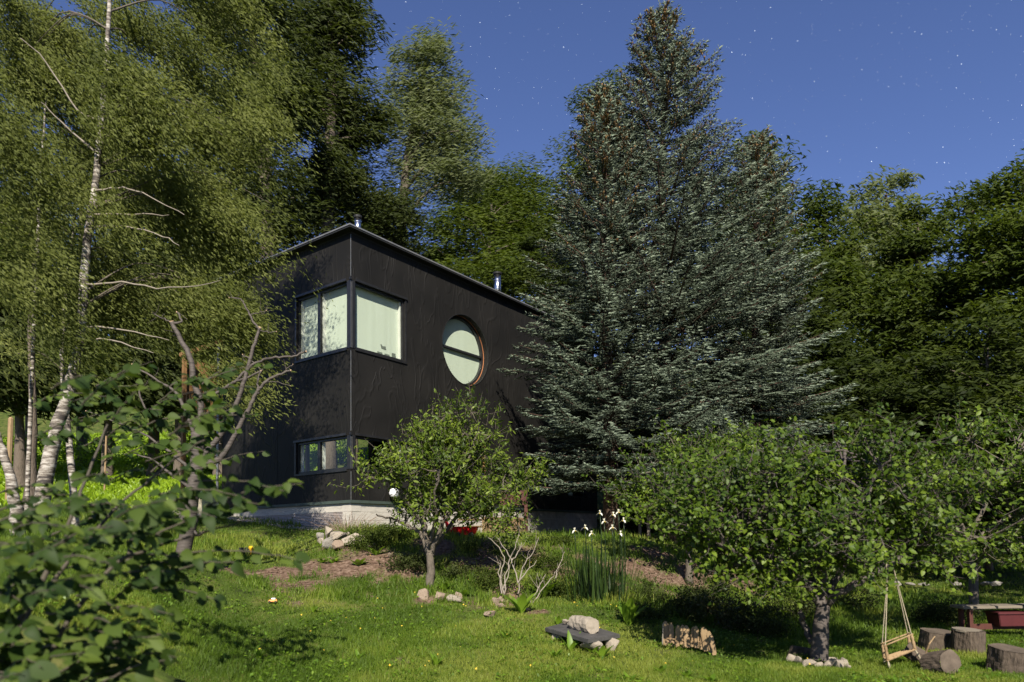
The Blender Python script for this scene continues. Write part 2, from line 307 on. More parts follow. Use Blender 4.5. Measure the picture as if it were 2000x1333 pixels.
bp = t.nodes.new('ShaderNodeBump'); bp.inputs['Distance'].default_value = .03; bp.inputs['Strength'].default_value = .8; t.links.new(n2.outputs[0], bp.inputs['Height']); t.links.new(bp.outputs[0], b.inputs['Normal'])
g = link('ground', npmesh('ground', np.c_[x, y, z], fc, m, soil(x, y), True)); g['kind'] = 'structure'
def H(x, y): return float(Hs([x], [y])[0])
def gp(px, py, d):
    """point on the ground under pixel column px at depth d"""
    p = at(px, py, d); return np.array([p[0], p[1], H(p[0], p[1])])
def inhouse(x, y, m=0.0):
    rx = (x-HB[0])*U[0]+(y-HB[1])*U[1]; ry = (x-HB[0])*Vv[0]+(y-HB[1])*Vv[1]
    return (rx > -m) & (ry > -m) & (rx < 11.3+m) & (ry < 5.3+m)

# ------------------------------------------------------------------ stars (light points far above the place)
rng = np.random.default_rng(5)
sp = []
for i in range(750):
    px = rng.uniform(650, 2000); py = rng.uniform(0, 420); mag = rng.pareto(1.9)
    d = 1400.0; r_ = min(.20 + .10*mag, .75); sp.append((at(px, py, d), r_))
for px, py, r_ in [(1136, 9, 1.3), (1101, 93, 1.1), (1505, 15, 1.4), (1587, 57, 1.1), (1507, 76, 1.4), (1456, 108, 1.3), (1586, 66, 1.0), (1800, 67, 1.5), (1716, 50, 1.2), (1868, 172, 1.3), (1616, 296, 1.3), (1830, 318, 1.3), (1845, 318, 1.5), (1614, 267, 1.2), (1712, 289, 1.2), (1378, 97, 1.2), (1450, 107, 1.2), (1043, 171, 1.0), (1650, 187, 1.1), (1900, 60, 1.2), (1950, 240, 1.1), (1100, 92, 1.2), (1126, 107, 1.0), (1640, 60, 1.1), (1760, 150, 1.1)]:
    sp.append((at(px, py, 1400), r_*.46))
ov = np.array([(1, 0, 0), (-1, 0, 0), (0, 1, 0), (0, -1, 0), (0, 0, 1), (0, 0, -1)], float); of = np.array([(0, 2, 4), (2, 1, 4), (1, 3, 4), (3, 0, 4), (2, 0, 5), (1, 2, 5), (3, 1, 5), (0, 3, 5)])
vs = np.concatenate([c+ov*r_ for c, r_ in sp]); fs = np.concatenate([of+6*i for i in range(len(sp))])
o = link('stars', npmesh('stars', vs, fs, M['star'])); tag(o, 'small white stars scattered over the deep blue night sky', 'stars', kind='stuff')

# ------------------------------------------------------------------ house
house = empty('house', HB, math.atan2(U[1], U[0]), 'black two-storey house with corner windows, a round window and a thin flat roof', 'house')
L, W, HH, T = 11.2, 5.2, 6.2, .24
def wall_panel(mb, axis_, a0, a1, z0, z1, holes, d0, d1):
    """solid wall in plane; axis 'x' (along local x, thickness y d0..d1) or 'y'; holes are rects (a0,a1,z0,z1)"""
    As = sorted({a0, a1} | {h[0] for h in holes} | {h[1] for h in holes}); Zs = sorted({z0, z1} | {h[2] for h in holes} | {h[3] for h in holes})
    for i in range(len(As)-1):
        for j in range(len(Zs)-1):
            ca = (As[i]+As[i+1])/2; cz = (Zs[j]+Zs[j+1])/2
            if any(h[0] < ca < h[1] and h[2] < cz < h[3] for h in holes): continue
            if axis_ == 'x': mb.box(As[i], As[i+1], d0, d1, Zs[j], Zs[j+1])
            else: mb.box(d0, d1, As[i], As[i+1], Zs[j], Zs[j+1])
def on_right(px, py):   # intersect pixel ray with the right face plane (local y=0) -> local x,z
    v = at(px, py, 1.0)-EYE; nrm = -Vv
    s = np.dot(HB-EYE, nrm)/np.dot(v, nrm); p = EYE+v*s; return float(np.dot(p-HB, U)), float(p[2]-HB[2])
def on_left(px, py):
    v = at(px, py, 1.0)-EYE; s = np.dot(HB-EYE, U)/np.dot(v, U); p = EYE+v*s; return float(np.dot(p-HB, Vv)), float(p[2]-HB[2])
rl = on_right(864, 685)[0]; rr = on_right(953, 690)[0]; RC = ((rl+rr)/2+.0); zt_ = on_right(908, 616)[1]; zb_ = on_right(908, 752)[1]; RZ = (zt_+zb_)/2; RR = (rr-rl)/2*.5+(zt_-zb_)/4
dx0, dtop = on_right(872, 838); dx1 = on_right(950, 850)[0]
w3 = (on_right(1108, 880)[0], on_right(1143, 880)[0], on_right(1125, 972)[1], on_right(1125, 884)[1])
w4 = (on_right(1082, 720)[0], on_right(1138, 720)[0], on_right(1110, 795)[1], on_right(1110, 712)[1])
print('round', RC, RZ, RR, 'door', dx0, dx1, dtop, 'w3', w3, 'w4', w4)
WU = (3.53, 5.10); WL = (.76, 1.526); RW, LW = 1.72, 1.98
mb = MB(); hs = RR+.05
wall_panel(mb, 'x', T, L, 0, HH, [(T, RW, *WU), (T, RW, *WL), (RC-hs, RC+hs, RZ-hs, RZ+hs), (dx0, dx1, .02, dtop), w3, w4], 0, T)
# ring between the round opening and the square hole
N = 64; vs = []; fs = []
for yy in (0, T):
    for k in range(N):
        q = 2*math.pi*k/N; c, s = math.cos(q), math.sin(q); mm = hs/max(abs(c), abs(s))
        vs += [(RC+RR*c, yy, RZ+RR*s), (RC+mm*c, yy, RZ+mm*s)]
for k in range(N):
    a, b2 = 2*k, 2*((k+1) % N); fs += [(a, a+1, b2+1, b2), (2*N+a, 2*N+b2, 2*N+b2+1, 2*N+a+1), (a, b2, 2*N+b2, 2*N+a)]
mb.add(vs, fs)
wall_r = mb.build('wall', M['membrane'], house)
mb = MB(); wall_panel(mb, 'y', 0, W, 0, HH, [(0, LW, *WU), (0, LW, *WL)], 0, T)
wall_l = mb.build('wall', M['membrane'], house)
mb = MB(); wall_panel(mb, 'x', T, L, 0, HH, [(1.2, 5.2, .55, 2.55)], W-T, W); mb.build('wall', M['membrane'], house)
mb = MB(); mb.box(L-T, L, T, W-T, 0, HH); mb.build('wall', M['membrane'], house)
MB().box(T, L-T, T, W-T, -.05, .0).build('floor', M['interior'], house)
MB().box(T, L-T, T, W-T, 2.9, 3.1).build('floor', M['interior'], house)
MB().box(5.6, 5.7, T, W-T, .0, 2.9).build('inner_wall', M['interior'], house)
# seams of the sheets
for xs in (3.0, 6.0, 8.9):
    if abs(xs-RC) > RR+.1: MB().box(xs-.012, xs+.012, -.004, 0, 1.7, HH-.02).build('sheet_seam', M['membrane'], house)
for ys in (2.75, 4.0): MB().box(-.005, 0, ys-.015, ys+.015, .1, HH-.02).build('sheet_seam', M['membrane'], house)
for z0, z1 in ((.02, WL[0]-.06), (WL[1]+.09, WU[0]-.06), (WU[1]+.09, HH-.03)):
    MB().box(-.008, .004, -.008, -.002, z0, z1).build('corner_trim', M['edge'], house)
MB().box(-.035, L+.01, -.035, -.002, -.01, .055).box(-.035, -.002, -.0015, W, -.01, .055).build('base_flashing', M['cabinet'], house)
MB().box(-.17, L+.13, -.17, W+.13, HH+.045, HH+.10).build('roof', M['black'], house)
MB().box(-.185, L+.145, -.185, -.171, HH+.082, HH+.115).box(-.185, -.171, -.1705, W+.145, HH+.082, HH+.115).build('roof_edge', M['edge'], house)
MB().box(.0, L, .0, W, HH, HH+.044).build('wall_plate', M['black'], house)
def flue(x, y, r_, h):
    p = MB().tube([(x, y, HH+.13), (x, y, HH+.13+h)], r_, 14).build('chimney', M['steel'], house, True)
    c = MB().tube([(x, y, HH+.13+h-.02), (x, y, HH+.13+h+.03)], [r_*1.25, r_*1.35], 14).build('rain_cap', M['black'], p)
    for k in range(3):
        c = MB().tube([(x, y, HH+.13+h*(.3*k+.15)), (x, y, HH+.15+h*(.3*k+.15))], r_*1.06, 14).build('band', M['steel'], p)
flue(.50, .33, .075, .52); 
fx = on_right(979, 578)[0]; flue(fx+.35, .4, .105, .85)
print('flue', fx)
# corner windows
def rect_window(ax, a0, a1, z0, z1, blind, mull=None, name='window', jamb_lo=True):
    """window in a face. ax 'R': local x along right face; 'L': local y along left face. setback inwards"""
    def bx(mb, p0, p1, q0, q1, r0, r1):  # p along, q depth (0 outer face, + inwards), r up
        return mb.box(p0, p1, q0, q1, r0, r1) if ax == 'R' else mb.box(q0, q1, p0, p1, r0, r1)
    f = MB(); s = .055; d0, d1 = .035, .115
    bx(f, a0, a1, d0, d1, z0, z0+s); bx(f, a0, a1, d0, d1, z1-s, z1); bx(f, a0, a0+s, d0, d1, z0+s, z1-s); bx(f, a1-s, a1, d0, d1, z0+s, z1-s)
    w_ = f.build(name, M['frame'], house)
    if mull: mm = MB(); bx(mm, mull-.05, mull+.05, d0-.01, d1+.01, z0+s, z1-s); mm.build('mullion', M['frame'], w_)
    g_ = MB(); 
    segs = [(a0+s, a1-s)] if not mull else [(a0+s, mull-.05), (mull+.05, a1-s)]
    for p0, p1 in segs:
        q = MB(); bx(q, p0, p1, .078, .084, z0+s, z1-s); q.build('pane', M['glass'], w_)
        if blind:
            q = MB(); bx(q, p0+.012, p1-.012, .165, .172, z0+s-.02, z1-s+.03); q.build('blind', M['blind'], w_)
        # pale inner reveal on the far jamb
        q = MB(); bx(q, p1-.028, p1-.003, .088, .162, z0+s, z1-s); q.build('reveal', M['reveal'], w_)
    # outer flashing: head, sill, jamb
    q = MB(); bx(q, a0-.0, a1+.07, -.045, .034, z1+.001, z1+.055); q.build('head_flashing', M['frame'], w_)
    q = MB(); bx(q, a0-.0, a1+.05, -.03, .034, z0-.045, z0-.001); q.build('sill', M['frame'], w_)
    q = MB(); bx(q, a1+.001, a1+.05, -.02, .034, z0-.0005, z1+.0005); q.build('side_flashing', M['frame'], w_)
    return w_
for (z0, z1), bl in ((WU, True), (WL, False)):
    wr = rect_window('R', .12, RW, z0, z1, bl); wl = rect_window('L', .12, LW, z0, z1, bl, .12+(LW-.12)*.56 if bl else .12+(LW-.12)*.56)
    MB().box(-.012, .12, -.012, .12, z0, z1).build('corner_post', M['frame'], house)
    MB().box(-.045, .0, -.045, -.0, z1+.001, z1+.055).build('corner_cap', M['frame'], house)
    MB().box(-.0165, -.0125, -.02, -.0165, z0, z1).box(.02, .026, -.0165, -.0125, z0, z1).build('corner_strip', M['edge'], house)
# things on the upper right window sill, seen against the blind: dark folded papers
def stick(px, py, w_, h, rot, name, lab, cat, mat):
    x_, z_ = on_right(px, py); o = MB().box(-w_/2, w_/2, 0, .012, 0, h).build(name, mat)
    o.location = V3(hw(x_, .12, z_)); o.rotation_euler = (rot*.6, 0, math.atan2(U[1], U[0])+.0); return tag(o, lab, cat)
M['greycard'] = plain('greycard', (.16, .17, .155), .8)
stick(749, 693, .16, .085, 0, 'picture_frame', 'small grey frame at the left end of the row on the corner window sill', 'picture frame', M['greycard'])['group'] = 'grey frames on the upper window sill'
stick(763, 697, .16, .08, 0, 'picture_frame', 'small grey frame in the middle of the row on the corner window sill', 'picture frame', M['greycard'])['group'] = 'grey frames on the upper window sill'
stick(776, 698, .12, .115, .0, 'picture_frame', 'tallest small grey frame, at the right end of the corner window sill', 'picture frame', M['greycard'])['group'] = 'grey frames on the upper window sill'
x_, z_ = on_right(757, 677); mb = MB(); mb.add([(-.08, 0, .06), (-.05, 0, .07), (-.02, 0, .03), (.085, 0, .045), (.10, 0, -.035), (-.05, 0, -.03), (-.08, .01, .06), (-.05, .01, .07), (-.02, .01, .03), (.085, .01, .045), (.10, .01, -.035), (-.05, .01, -.03)],
  [(0, 1, 2, 5), (2, 3, 4, 5), (6, 11, 8, 7), (8, 11, 10, 9), (0, 6, 7, 1), (1, 7, 8, 2), (2, 8, 9, 3), (3, 9, 10, 4), (4, 10, 11, 5), (5, 11, 6, 0)])
o = mb.build('bird_decal', M['greycard']); o.location = V3(hw(x_, .155, z_)); o.rotation_euler = (0, 0, math.atan2(U[1], U[0])); tag(o, 'small grey angular bird-like shape hanging in the upper corner window', 'decal')
# round window
def ring(r0, r1, y0, y1, N=64, half=None):
    mb = MB(); vs = []; fs = []
    for k in range(N):
        q = 2*math.pi*k/N; c, s = math.cos(q), math.sin(q)
        vs += [(RC+r0*c, y0, RZ+r0*s), (RC+r1*c, y0, RZ+r1*s), (RC+r1*c, y1, RZ+r1*s), (RC+r0*c, y1, RZ+r0*s)]
    for k in range(N):
        a, b2 = 4*k, 4*((k+1) % N)
        for i in range(4): fs.append((a+i, a+(i+1) % 4, b2+(i+1) % 4, b2+i))
    return mb.add(vs, fs)
rw = ring(RR-.075, RR-.003, .17, .26).build('round_window', M['frame'], house)
ring(RR+.0, RR+.012, -.012, -.001).build('rim', M['frame'], rw)
ring(RR-.005, RR-.001, .15, .168).build('copper_rim', M['copper'], rw)
def disc(r_, y, thick, zlo=-9, zhi=9):
    pts = [(r_*math.cos(2*math.pi*k/48), r_*math.sin(2*math.pi*k/48)) for k in range(48)]
    pts = [(a, max(zlo, min(zhi, c))) for a, c in pts]
    return MB().add([(RC+a, y, RZ+c) for a, c in pts]+[(RC+a, y+thick, RZ+c) for a, c in pts], [tuple(range(48)), tuple(range(95, 47, -1))])
disc(RR-.078, .21, .005, .032).build('pane', M['glass'], rw); disc(RR-.078, .21, .005, -9, -.032).build('pane', M['glass'], rw)
disc(RR-.08, .252, .006).build('blind', M['blind'], rw)
hwid = math.sqrt((RR-.076)**2)-.003
MB().box(RC-hwid, RC+hwid, .165, .235, RZ-.03, RZ+.03).build('mullion', M['frame'], rw)
# door and small windows of the shaded end
def simple_window(a0, a1, z0, z1, curtain=True, name='window', mat='frame'):
    f = MB(); s = .06; f.box(a0+.002, a1-.002, .05, .13, z0+.002, z0+s).box(a0+.002, a1-.002, .05, .13, z1-s, z1-.002).box(a0+.002, a0+s, .05, .13, z0+s, z1-s).box(a1-s, a1-.002, .05, .13, z0+s, z1-s)
    w_ = f.build(name, M[mat], house)
    MB().box(a0+s, a1-s, .09, .096, z0+s, z1-s).build('pane', M['glass'], w_)
    if curtain:
        n_ = 24; vs = []; 
        for k in range(n_+1):
            p = a0+s+(a1-a0-2*s)*.45*k/n_; d = .16+.02*math.sin(k*1.6); vs += [(p, d, z0+s), (p, d, z1-s)]
        MB().add(vs, [(2*k, 2*k+2, 2*k+3, 2*k+1) for k in range(n_)]).build('curtain', M['blind'], w_)
    return w_
simple_window(*w3); simple_window(*w4)
d_ = simple_window(dx0, dx1, .022, dtop, False, 'door', 'wood'); MB().box(dx1-.15, dx1-.12, .0, .05, .9, 1.05).build('handle', M['steel'], d_)
# foundation: board-marked concrete, concrete blocks, corrugated sheet
xb = on_right(1030, 996)[0]
lv = [-1.2, -.62, -.40, -.20, -.012]
for j in range(4): MB().box(.012, xb-.45, .02+.004*(j % 2), .3, lv[j]+.004, lv[j+1]).build('concrete_course', M['concrete'], house)
bw, bh = .52, .235; k = 0
nb = int((L-(xb-.44))/bw)+1
for j in range(5):
    xx = xb-.44-(bw/2 if j % 2 else 0)
    while xx < L:
        a0 = max(xx, xb-.44); a1 = min(xx+bw-.012, L)
        if a1-a0 > .08: MB().box(a0, a1, .02+.004*random.random(), .3, -.012-(j+1)*bh+.012, -.012-j*bh).build('concrete_block', M['block'], house)
        xx += bw
MB().box(xb-.44, L, .035, .28, -1.2, -.02).build('mortar', M['concrete'], house)
# left side: strip with marks + corrugated sheet
MB().box(.02, .3, .012, W, -.20, -.012).build('concrete_strip', M['concrete'], house)
n_ = 150; vs = []
for k in range(n_+1):
    zz = -.20-.95*k/n_; xo = .03+.007*math.sin(2*math.pi*k/6.0); vs += [(xo, .0, zz), (xo, W, zz)]
MB().add(vs, [(2*k, 2*k+1, 2*k+3, 2*k+2) for k in range(n_)]).build('corrugated_sheet', M['corrugated'], house, True)
MB().box(.05, .3, .03, W, -1.2, -.205).build('footing', M['concrete'], house)
# timber balcony on the far left end
bal = empty('balcony', hw(.0, W, 0), math.atan2(U[1], U[0]), 'brown timber balcony frame at the left end of the black house, behind the birch foliage', 'balcony')
for nm, bxs in (('beam', (-.05, .07, .1, 2.2, 4.55, 4.67)), ('post', (-.02, .08, .18, .28, 2.6, 4.55)), ('post', (-.02, .08, 2.0, 2.1, 0, 4.55)), ('post', (2.9, 3.0, .18, .28, 0, 4.55)), ('deck', (-.05, 3.0, .05, 2.2, 2.45, 2.6)), ('rail', (-.03, .03, .28, 2.0, 3.4, 3.46)), ('panel', (.1, 2.9, 2.12, 2.16, 2.6, 4.5))):
    MB().box(*bxs).build(nm, M['wood'], bal)
for k in range(8): MB().box(-.015, .015, .42+.2*k, .46+.2*k, 2.6, 3.4).build('baluster', M['wood'], bal)
MB().tube([(-.06, .12, .2), (-.06, .12, 4.5)], .035, 10).build('downpipe', M['edge'], bal)
# meter cabinet left of the house
c = empty('meter_cabinet', hw(-.05, W+.0, -.15), math.atan2(U[1], U[0]), 'dark green box cabinet with sloped lid at the left foot of the house', 'cabinet')
MB().add([(-.45, .05, 0), (0, .05, 0), (0, .9, 0), (-.45, .9, 0), (-.45, .05, .62), (-.08, .05, .72), (0, .05, .62), (-.45, .9, .62), (-.08, .9, .72), (0, .9, .62)],
   [(0, 3, 2, 1), (0, 1, 6, 5, 4), (3, 7, 8, 9, 2), (0, 4, 7, 3), (1, 2, 9, 6), (4, 5, 8, 7), (5, 6, 9, 8)]).build('body', M['cabinet'], c)
MB().box(-.46, -.451, .1, .85, .05, .55).build('panel', M['cream'], c)
# globe lamp
p = at(760, 964, 15.2); x_, z_ = on_right(760, 964)
lamp = empty('globe_lamp', hw(x_, -.17, z_), 0, 'round white globe lamp on the black wall behind the pear tree', 'lamp')
bm = bmesh.new(); bmesh.ops.create_uvsphere(bm, u_segments=20, v_segments=12, radius=.12); me = bpy.data.meshes.new('globe'); bm.to_mesh(me); bm.free(); me.materials.append(M['white']); me.polygons.foreach_set('use_smooth', np.ones(len(me.polygons), bool)); link('globe', me, lamp)
MB().tube([(0, 0, 0), (-.1, .12, .02)] if False else [(0, 0, 0), tuple(Vv*.155)], .03, 8).build('bracket', M['black'], lamp)
# wooden steps / pale panel and rusty post by the door
def on_plane(px, py, yy):
    v = at(px, py, 1.0)-EYE; q = HB+Vv*yy; s = np.dot(q-EYE, -Vv)/np.dot(v, -Vv); return float(np.dot(EYE+v*s-HB, U))
x0 = on_plane(944, 1030, -1.2); x1 = on_plane(1024, 1030, -1.2)
st = empty('entrance_steps', hw(x0, -.3, 0), math.atan2(U[1], U[0]), 'pale timber side panel of the entrance steps below the door', 'steps')
MB().box(0, x1-x0, -.9, -.86, -1.2, -.30).build('side_panel', M['palewood'], st)
for k in range(3): MB().box(.06, x1-x0-.06, -.85+.28*k, -.55+.28*k, -.75+.19*k, -.71+.19*k).build('tread', M['palewood'], st)
pb = at(1028, 1040, 19.0); gz = H(pb[0], pb[1])
o = MB().box(-.045, .045, -.045, .045, 0, 1.3).build('wooden_post', M['redwood'], bevel=.006); o.location = V3((pb[0], pb[1], gz)); tag(o, 'rusty brown square post standing at the house wall right of the steps', 'post')
o = MB().box(-.7, 0, -.02, .02, .9, 1.3).build('panel', M['redwood'], o)
# red plastic tub with upright handle
p = gp(905, 1047, 13.9)
tub = empty('garden_cart', p, .2, 'bright red plastic cart tub with an upright red handle beside the steps', 'cart')
n_ = 28; vs = []
for j, (r_, zz) in enumerate(((.20, .02), (.27, .17), (.29, .18), (.27, .165), (.19, .03))):
    for k in range(n_):
        q = 2*math.pi*k/n_; rp = r_*(1+(.02 if k % 2 else -.02)*(j < 2)); vs.append((rp*math.cos(q)*1.15, rp*.7*math.sin(q), zz))
fs = [(j*n_+k, j*n_+(k+1) % n_, (j+1)*n_+(k+1) % n_, (j+1)*n_+k) for j in range(4) for k in range(n_)]+[tuple(range(n_-1, -1, -1)), tuple(range(4*n_, 5*n_))]
MB().add(vs, fs).build('tub', M['redplastic'], tub)
MB().tube([(-.27, 0, .1), (-.33, 0, .25), (-.36, .03, .36)], [.05, .035, .045], 8).build('handle', M['redplastic'], tub)
for s in (-.13, .13): MB().tube([(s, -.17, .02), (s, -.14, .02)], .05, 12).build('wheel', M['black'], tub)

# ------------------------------------------------------------------ foliage generators
def leaves(C, D, N_, size, aspect, rng, curl=.25):
    """quads: C centres, D direction unit, N_ approx normal. returns verts(4n), faces"""
    n = len(C); S = np.cross(D, N_); S /= np.linalg.norm(S, axis=1, keepdims=True)+1e-9
    Nn = np.cross(S, D)
    l = (size*rng.uniform(.65, 1.25, n))[:, None]; wd = l*aspect*.5
    a = C-D*l*.5; b_ = C+D*l*.5-Nn*l*curl*.5; m1 = C+S*wd+Nn*l*curl*.2-D*l*.08; m2 = C-S*wd+Nn*l*curl*.2-D*l*.08
    v = np.stack([a, m1, b_, m2], 1).reshape(-1, 3); f = np.arange(4*n).reshape(-1, 4)
    return v, f
def rnd_unit(n, rng):
    v = rng.normal(size=(n, 3)); return v/np.linalg.norm(v, axis=1, keepdims=True)
def clump_leaves(centres, radii, per, size, aspect, rng, wind=None, wk=0., flat=0., surf_bias=.5):
    """scatter leaves in ellipsoid clumps. centres (k,3), radii (k,3)"""
    k = len(centres); n = k*per; ci = np.repeat(np.arange(k), per)
    u = rnd_unit(n, rng); r_ = rng.uniform(0, 1, n)**(1/3*(1-surf_bias)+.12)
    C = centres[ci]+u*r_[:, None]*radii[ci]
    D = rnd_unit(n, rng)
    if wind is not None: D = D*(1-wk)+np.array(wind)*wk*1.6; D /= np.linalg.norm(D, axis=1, keepdims=True)
    Nn = rnd_unit(n, rng)+u*.8+np.array([0, -.25, .75+flat]); Nn /= np.linalg.norm(Nn, axis=1, keepdims=True)
    v, f = leaves(C, D, Nn, np.full(n, size), aspect, rng)
    ct = rng.uniform(0, 1, k)[ci]*.55+rng.uniform(0, 1, n)*.45
    return v, f, np.repeat(ct, 4)
def ell_clumps(ells, k, cr, rng, shell=.55, flatz=.6):
    """ells: (centre, radii) list -> k clump centres & radii spread over volume"""
    vol = np.array([np.prod(e[1])**.8 for e in ells]); pick = rng.choice(len(ells), k, p=vol/vol.sum())
    u = rnd_unit(k, rng); r_ = rng.uniform(shell**3, 1, k)**(1/3)
    r_ = np.where(rng.uniform(size=k) < .3, rng.uniform(.1, 1, k), r_)
    c = np.array([ells[i][0] for i in pick])+u*r_[:, None]*np.array([ells[i][1] for i in pick])
    s = cr*rng.uniform(.55, 1.35, k); rad = np.stack([s*rng.uniform(.8, 1.3, k), s*rng.uniform(.8, 1.2, k), s*flatz*rng.uniform(.7, 1.2, k)], 1)
    return c, rad
def pe(px, py, d, rx, ry, rd=None):
    """ellipsoid at a point, radii given as seen width/height -> metres"""
    k = d/F; return (at(px, py, d), np.array([rx*k, rd if rd else rx*k*.8, ry*k]))
def branches(mb, trunk, targets, rng, r0, frac=(.25, .95), n=5, nseg=5):
    T_ = np.array(trunk); z = T_[:, 2]
    for c in targets:
        zi = np.clip(c[2]-rng.uniform(.3, .9)*np.linalg.norm(c[:2]-T_[len(T_)//2][:2])*.8, z[0]+(z[-1]-z[0])*frac[0], z[0]+(z[-1]-z[0])*frac[1])
        i = int(np.argmin(np.abs(z-zi))); s = T_[i]; d = c-s; ln = np.linalg.norm(d)
        mid = s+d*.5+np.array([0, 0, .12*ln])+rng.normal(0, .05*ln, 3)
        rr_ = r0*min(.5, .12+ln*.05)
        mb.tube(smooth_path([s, mid, c], nseg), list(np.linspace(rr_, rr_*.22, 2*nseg+1)), n, False)
def make_tree(name, label, cat, group, trunk, r0, ells, k, cr, per, size, aspect, lm, bm_, seed, wind=None, wk=0., flatz=.6, nbr=24, shell=.5, rtop=.25, frac=(.25, .95), tside=9):
    rng = np.random.default_rng(seed); root = empty(name, trunk[0], 0, label, cat, group); off = np.array(trunk[0])
    path = smooth_path(trunk, 5, r0*.06, rng); mb = MB()
    rad = [r0*(1-(1-rtop)*i/(len(path)-1))*(1+.35*math.exp(-i*1.2)) for i in range(len(path))]
    mb.tube([q-off for q in path], rad, tside)
    c, rd = ell_clumps(ells, k, cr, rng, shell, flatz)
    sel = rng.choice(k, min(nbr, k), replace=False); branches(mb, [q-off for q in path], c[sel]-off, rng, r0, frac)
    mb.build('trunk', bm_, root, True)
    v, f, t_ = clump_leaves(c-off, rd, per, size, aspect, rng, wind, wk, surf_bias=.35)
    o = link('crown', npmesh('crown', v, f, lm, t_), root); o['kind'] = 'stuff'
    return root

# ------------------------------------------------------------------ background trees
def gz(px, d): p = at(px, 900, d); return np.array([p[0], p[1], H(p[0], p[1])-.15])
def tr(px, d, pts): return [gz(px, d)] + [at(a, b_, dd) for a, b_, dd in pts]
WIND = (.85, .1, -.5)
G1 = 'tall trees on the slope behind the house'; G2 = 'forest trees on the right behind the orchard'
make_tree('willow_tree', 'pale feathery tree with a bare leaning trunk behind the roof, against the sky', 'tree', G1, tr(770, 31, [(785, 430, 31), (805, 260, 31), (830, 120, 31)]), .30,
  [pe(835, 150, 31, 75, 85), pe(870, 250, 31, 75, 90), pe(800, 230, 31, 70, 90), pe(880, 350, 31, 65, 60), pe(820, 330, 31, 70, 60)], 130, 1.1, 180, .29, .18, M['l_willow'], M['barkpear'], 11, (.8, 0, .15), .55, .6, 40, rtop=.15)
make_tree('tall_tree', 'tall dark tree just left of the pale feathery tree behind the house', 'tree', G1, tr(640, 27, [(640, 400, 27), (650, 150, 27), (640, -60, 27)]), .32,
  [pe(640, 40, 27, 80, 110), pe(600, 180, 27, 85, 90), pe(680, 250, 28, 70, 90), pe(640, 360, 27, 70, 80)], 130, 1.05, 190, .29, .22, M['l_dark'], M['bark'], 12, (.9, 0, -.3), .5, .55, 40)
make_tree('tall_tree', 'broad dark tree between birch and house, crown cut by the top edge', 'tree', G1, tr(520, 24, [(520, 400, 24), (500, 150, 24), (480, -80, 24)]), .3,
  [pe(480, 30, 24, 110, 110), pe(540, 200, 24, 80, 100), pe(450, 260, 24, 90, 110), pe(520, 400, 24, 85, 90)], 140, 1.0, 190, .28, .22, M['l_dark'], M['bark'], 13, (.9, 0, -.35), .5, .55, 40)
make_tree('leafy_tree', 'mid green rounded tree directly behind the left half of the roof', 'tree', G1, tr(690, 29, [(690, 560, 29), (700, 420, 29)]), .22,
  [pe(690, 420, 29, 90, 90), pe(620, 460, 27, 60, 80), pe(760, 440, 30, 60, 70)], 90, 1.0, 220, .20, .3, M['l_dark'], M['bark'], 14, (.95, 0, .1), .5, .5, 20)
make_tree('leafy_tree', 'yellow green wind-swept tree behind the roof, left of the big spruce', 'tree', G1, tr(950, 33, [(950, 600, 33), (960, 400, 33)]), .25,
  [pe(900, 480, 32, 100, 80), pe(1000, 420, 34, 90, 95), pe(960, 560, 31, 110, 70), pe(1040, 500, 33, 70, 80)], 130, 1.1, 230, .23, .25, M['l_yellow'], M['bark'], 15, (.95, 0, .12), .6, .45, 24)
make_tree('leafy_tree', 'olive green tree whose top meets the sky between the pale tree and the spruce', 'tree', G1, tr(990, 40, [(990, 600, 40), (985, 380, 40)]), .28,
  [pe(940, 370, 40, 60, 60), pe(1010, 390, 40, 75, 60), pe(1080, 390, 40, 95, 80), pe(1060, 480, 40, 90, 80), pe(930, 400, 40, 70, 60), pe(975, 460, 39, 90, 90)], 100, 1.35, 220, .26, .27, M['l_mid'], M['bark'], 16, (.95, 0, .12), .6, .45, 20)
make_tree('leafy_tree', 'green tree peeping out left of the spruce top, behind it', 'tree', G1, tr(1180, 36, [(1180, 500, 36), (1190, 230, 36)]), .28,
  [pe(1185, 200, 36, 55, 80), pe(1190, 320, 36, 85, 90), pe(1180, 480, 36, 90, 100)], 80, 1.3, 200, .26, .28, M['l_mid'], M['bark'], 17, (.8, 0, .3), .5, .5, 20)
for i, (px, d, top, wid, lab, mt) in enumerate([
   (1480, 36, 270, 75, 'bright green tree top showing behind the right shoulder of the spruce', 'l_mid'),
   (1610, 30, 375, 95, 'rounded dark green tree right of the spruce, lowest top of the skyline', 'l_mid'),
   (1730, 37, 340, 95, 'tree with a square-topped pale crown standing out behind the forest edge', 'l_willow'),
   (1790, 29, 410, 90, 'broad green tree below the gap of sky on the right', 'l_mid'),
   (1900, 30, 365, 90, 'green tree at the right rising towards the tall edge tree', 'l_mid'),
   (2000, 26, 290, 110, 'tallest wind-swept tree at the right edge of the picture', 'l_yellow'),
   (2150, 24, 260, 120, 'big tree mostly outside the right edge of the picture', 'l_mid')]):
    h_ = 1040-top
    make_tree('forest_tree', lab, 'tree', G2, tr(px, d, [(px, 800, d), (px+5, top+160, d), (px, top+40, d)]), .26,
      [pe(px, top+90, d, wid*.75, 95), pe(px-15, top+220, d-1, wid, 110), pe(px+15, top+380, d-2, wid*1.05, 120), pe(px, top+520, d-3, wid*.9, 90)], 125, 1.2*d/30, 165, .30*d/30, .30, M[mt], M['bark'], 30+i, (.97, 0, .05), .45, .55, 22)
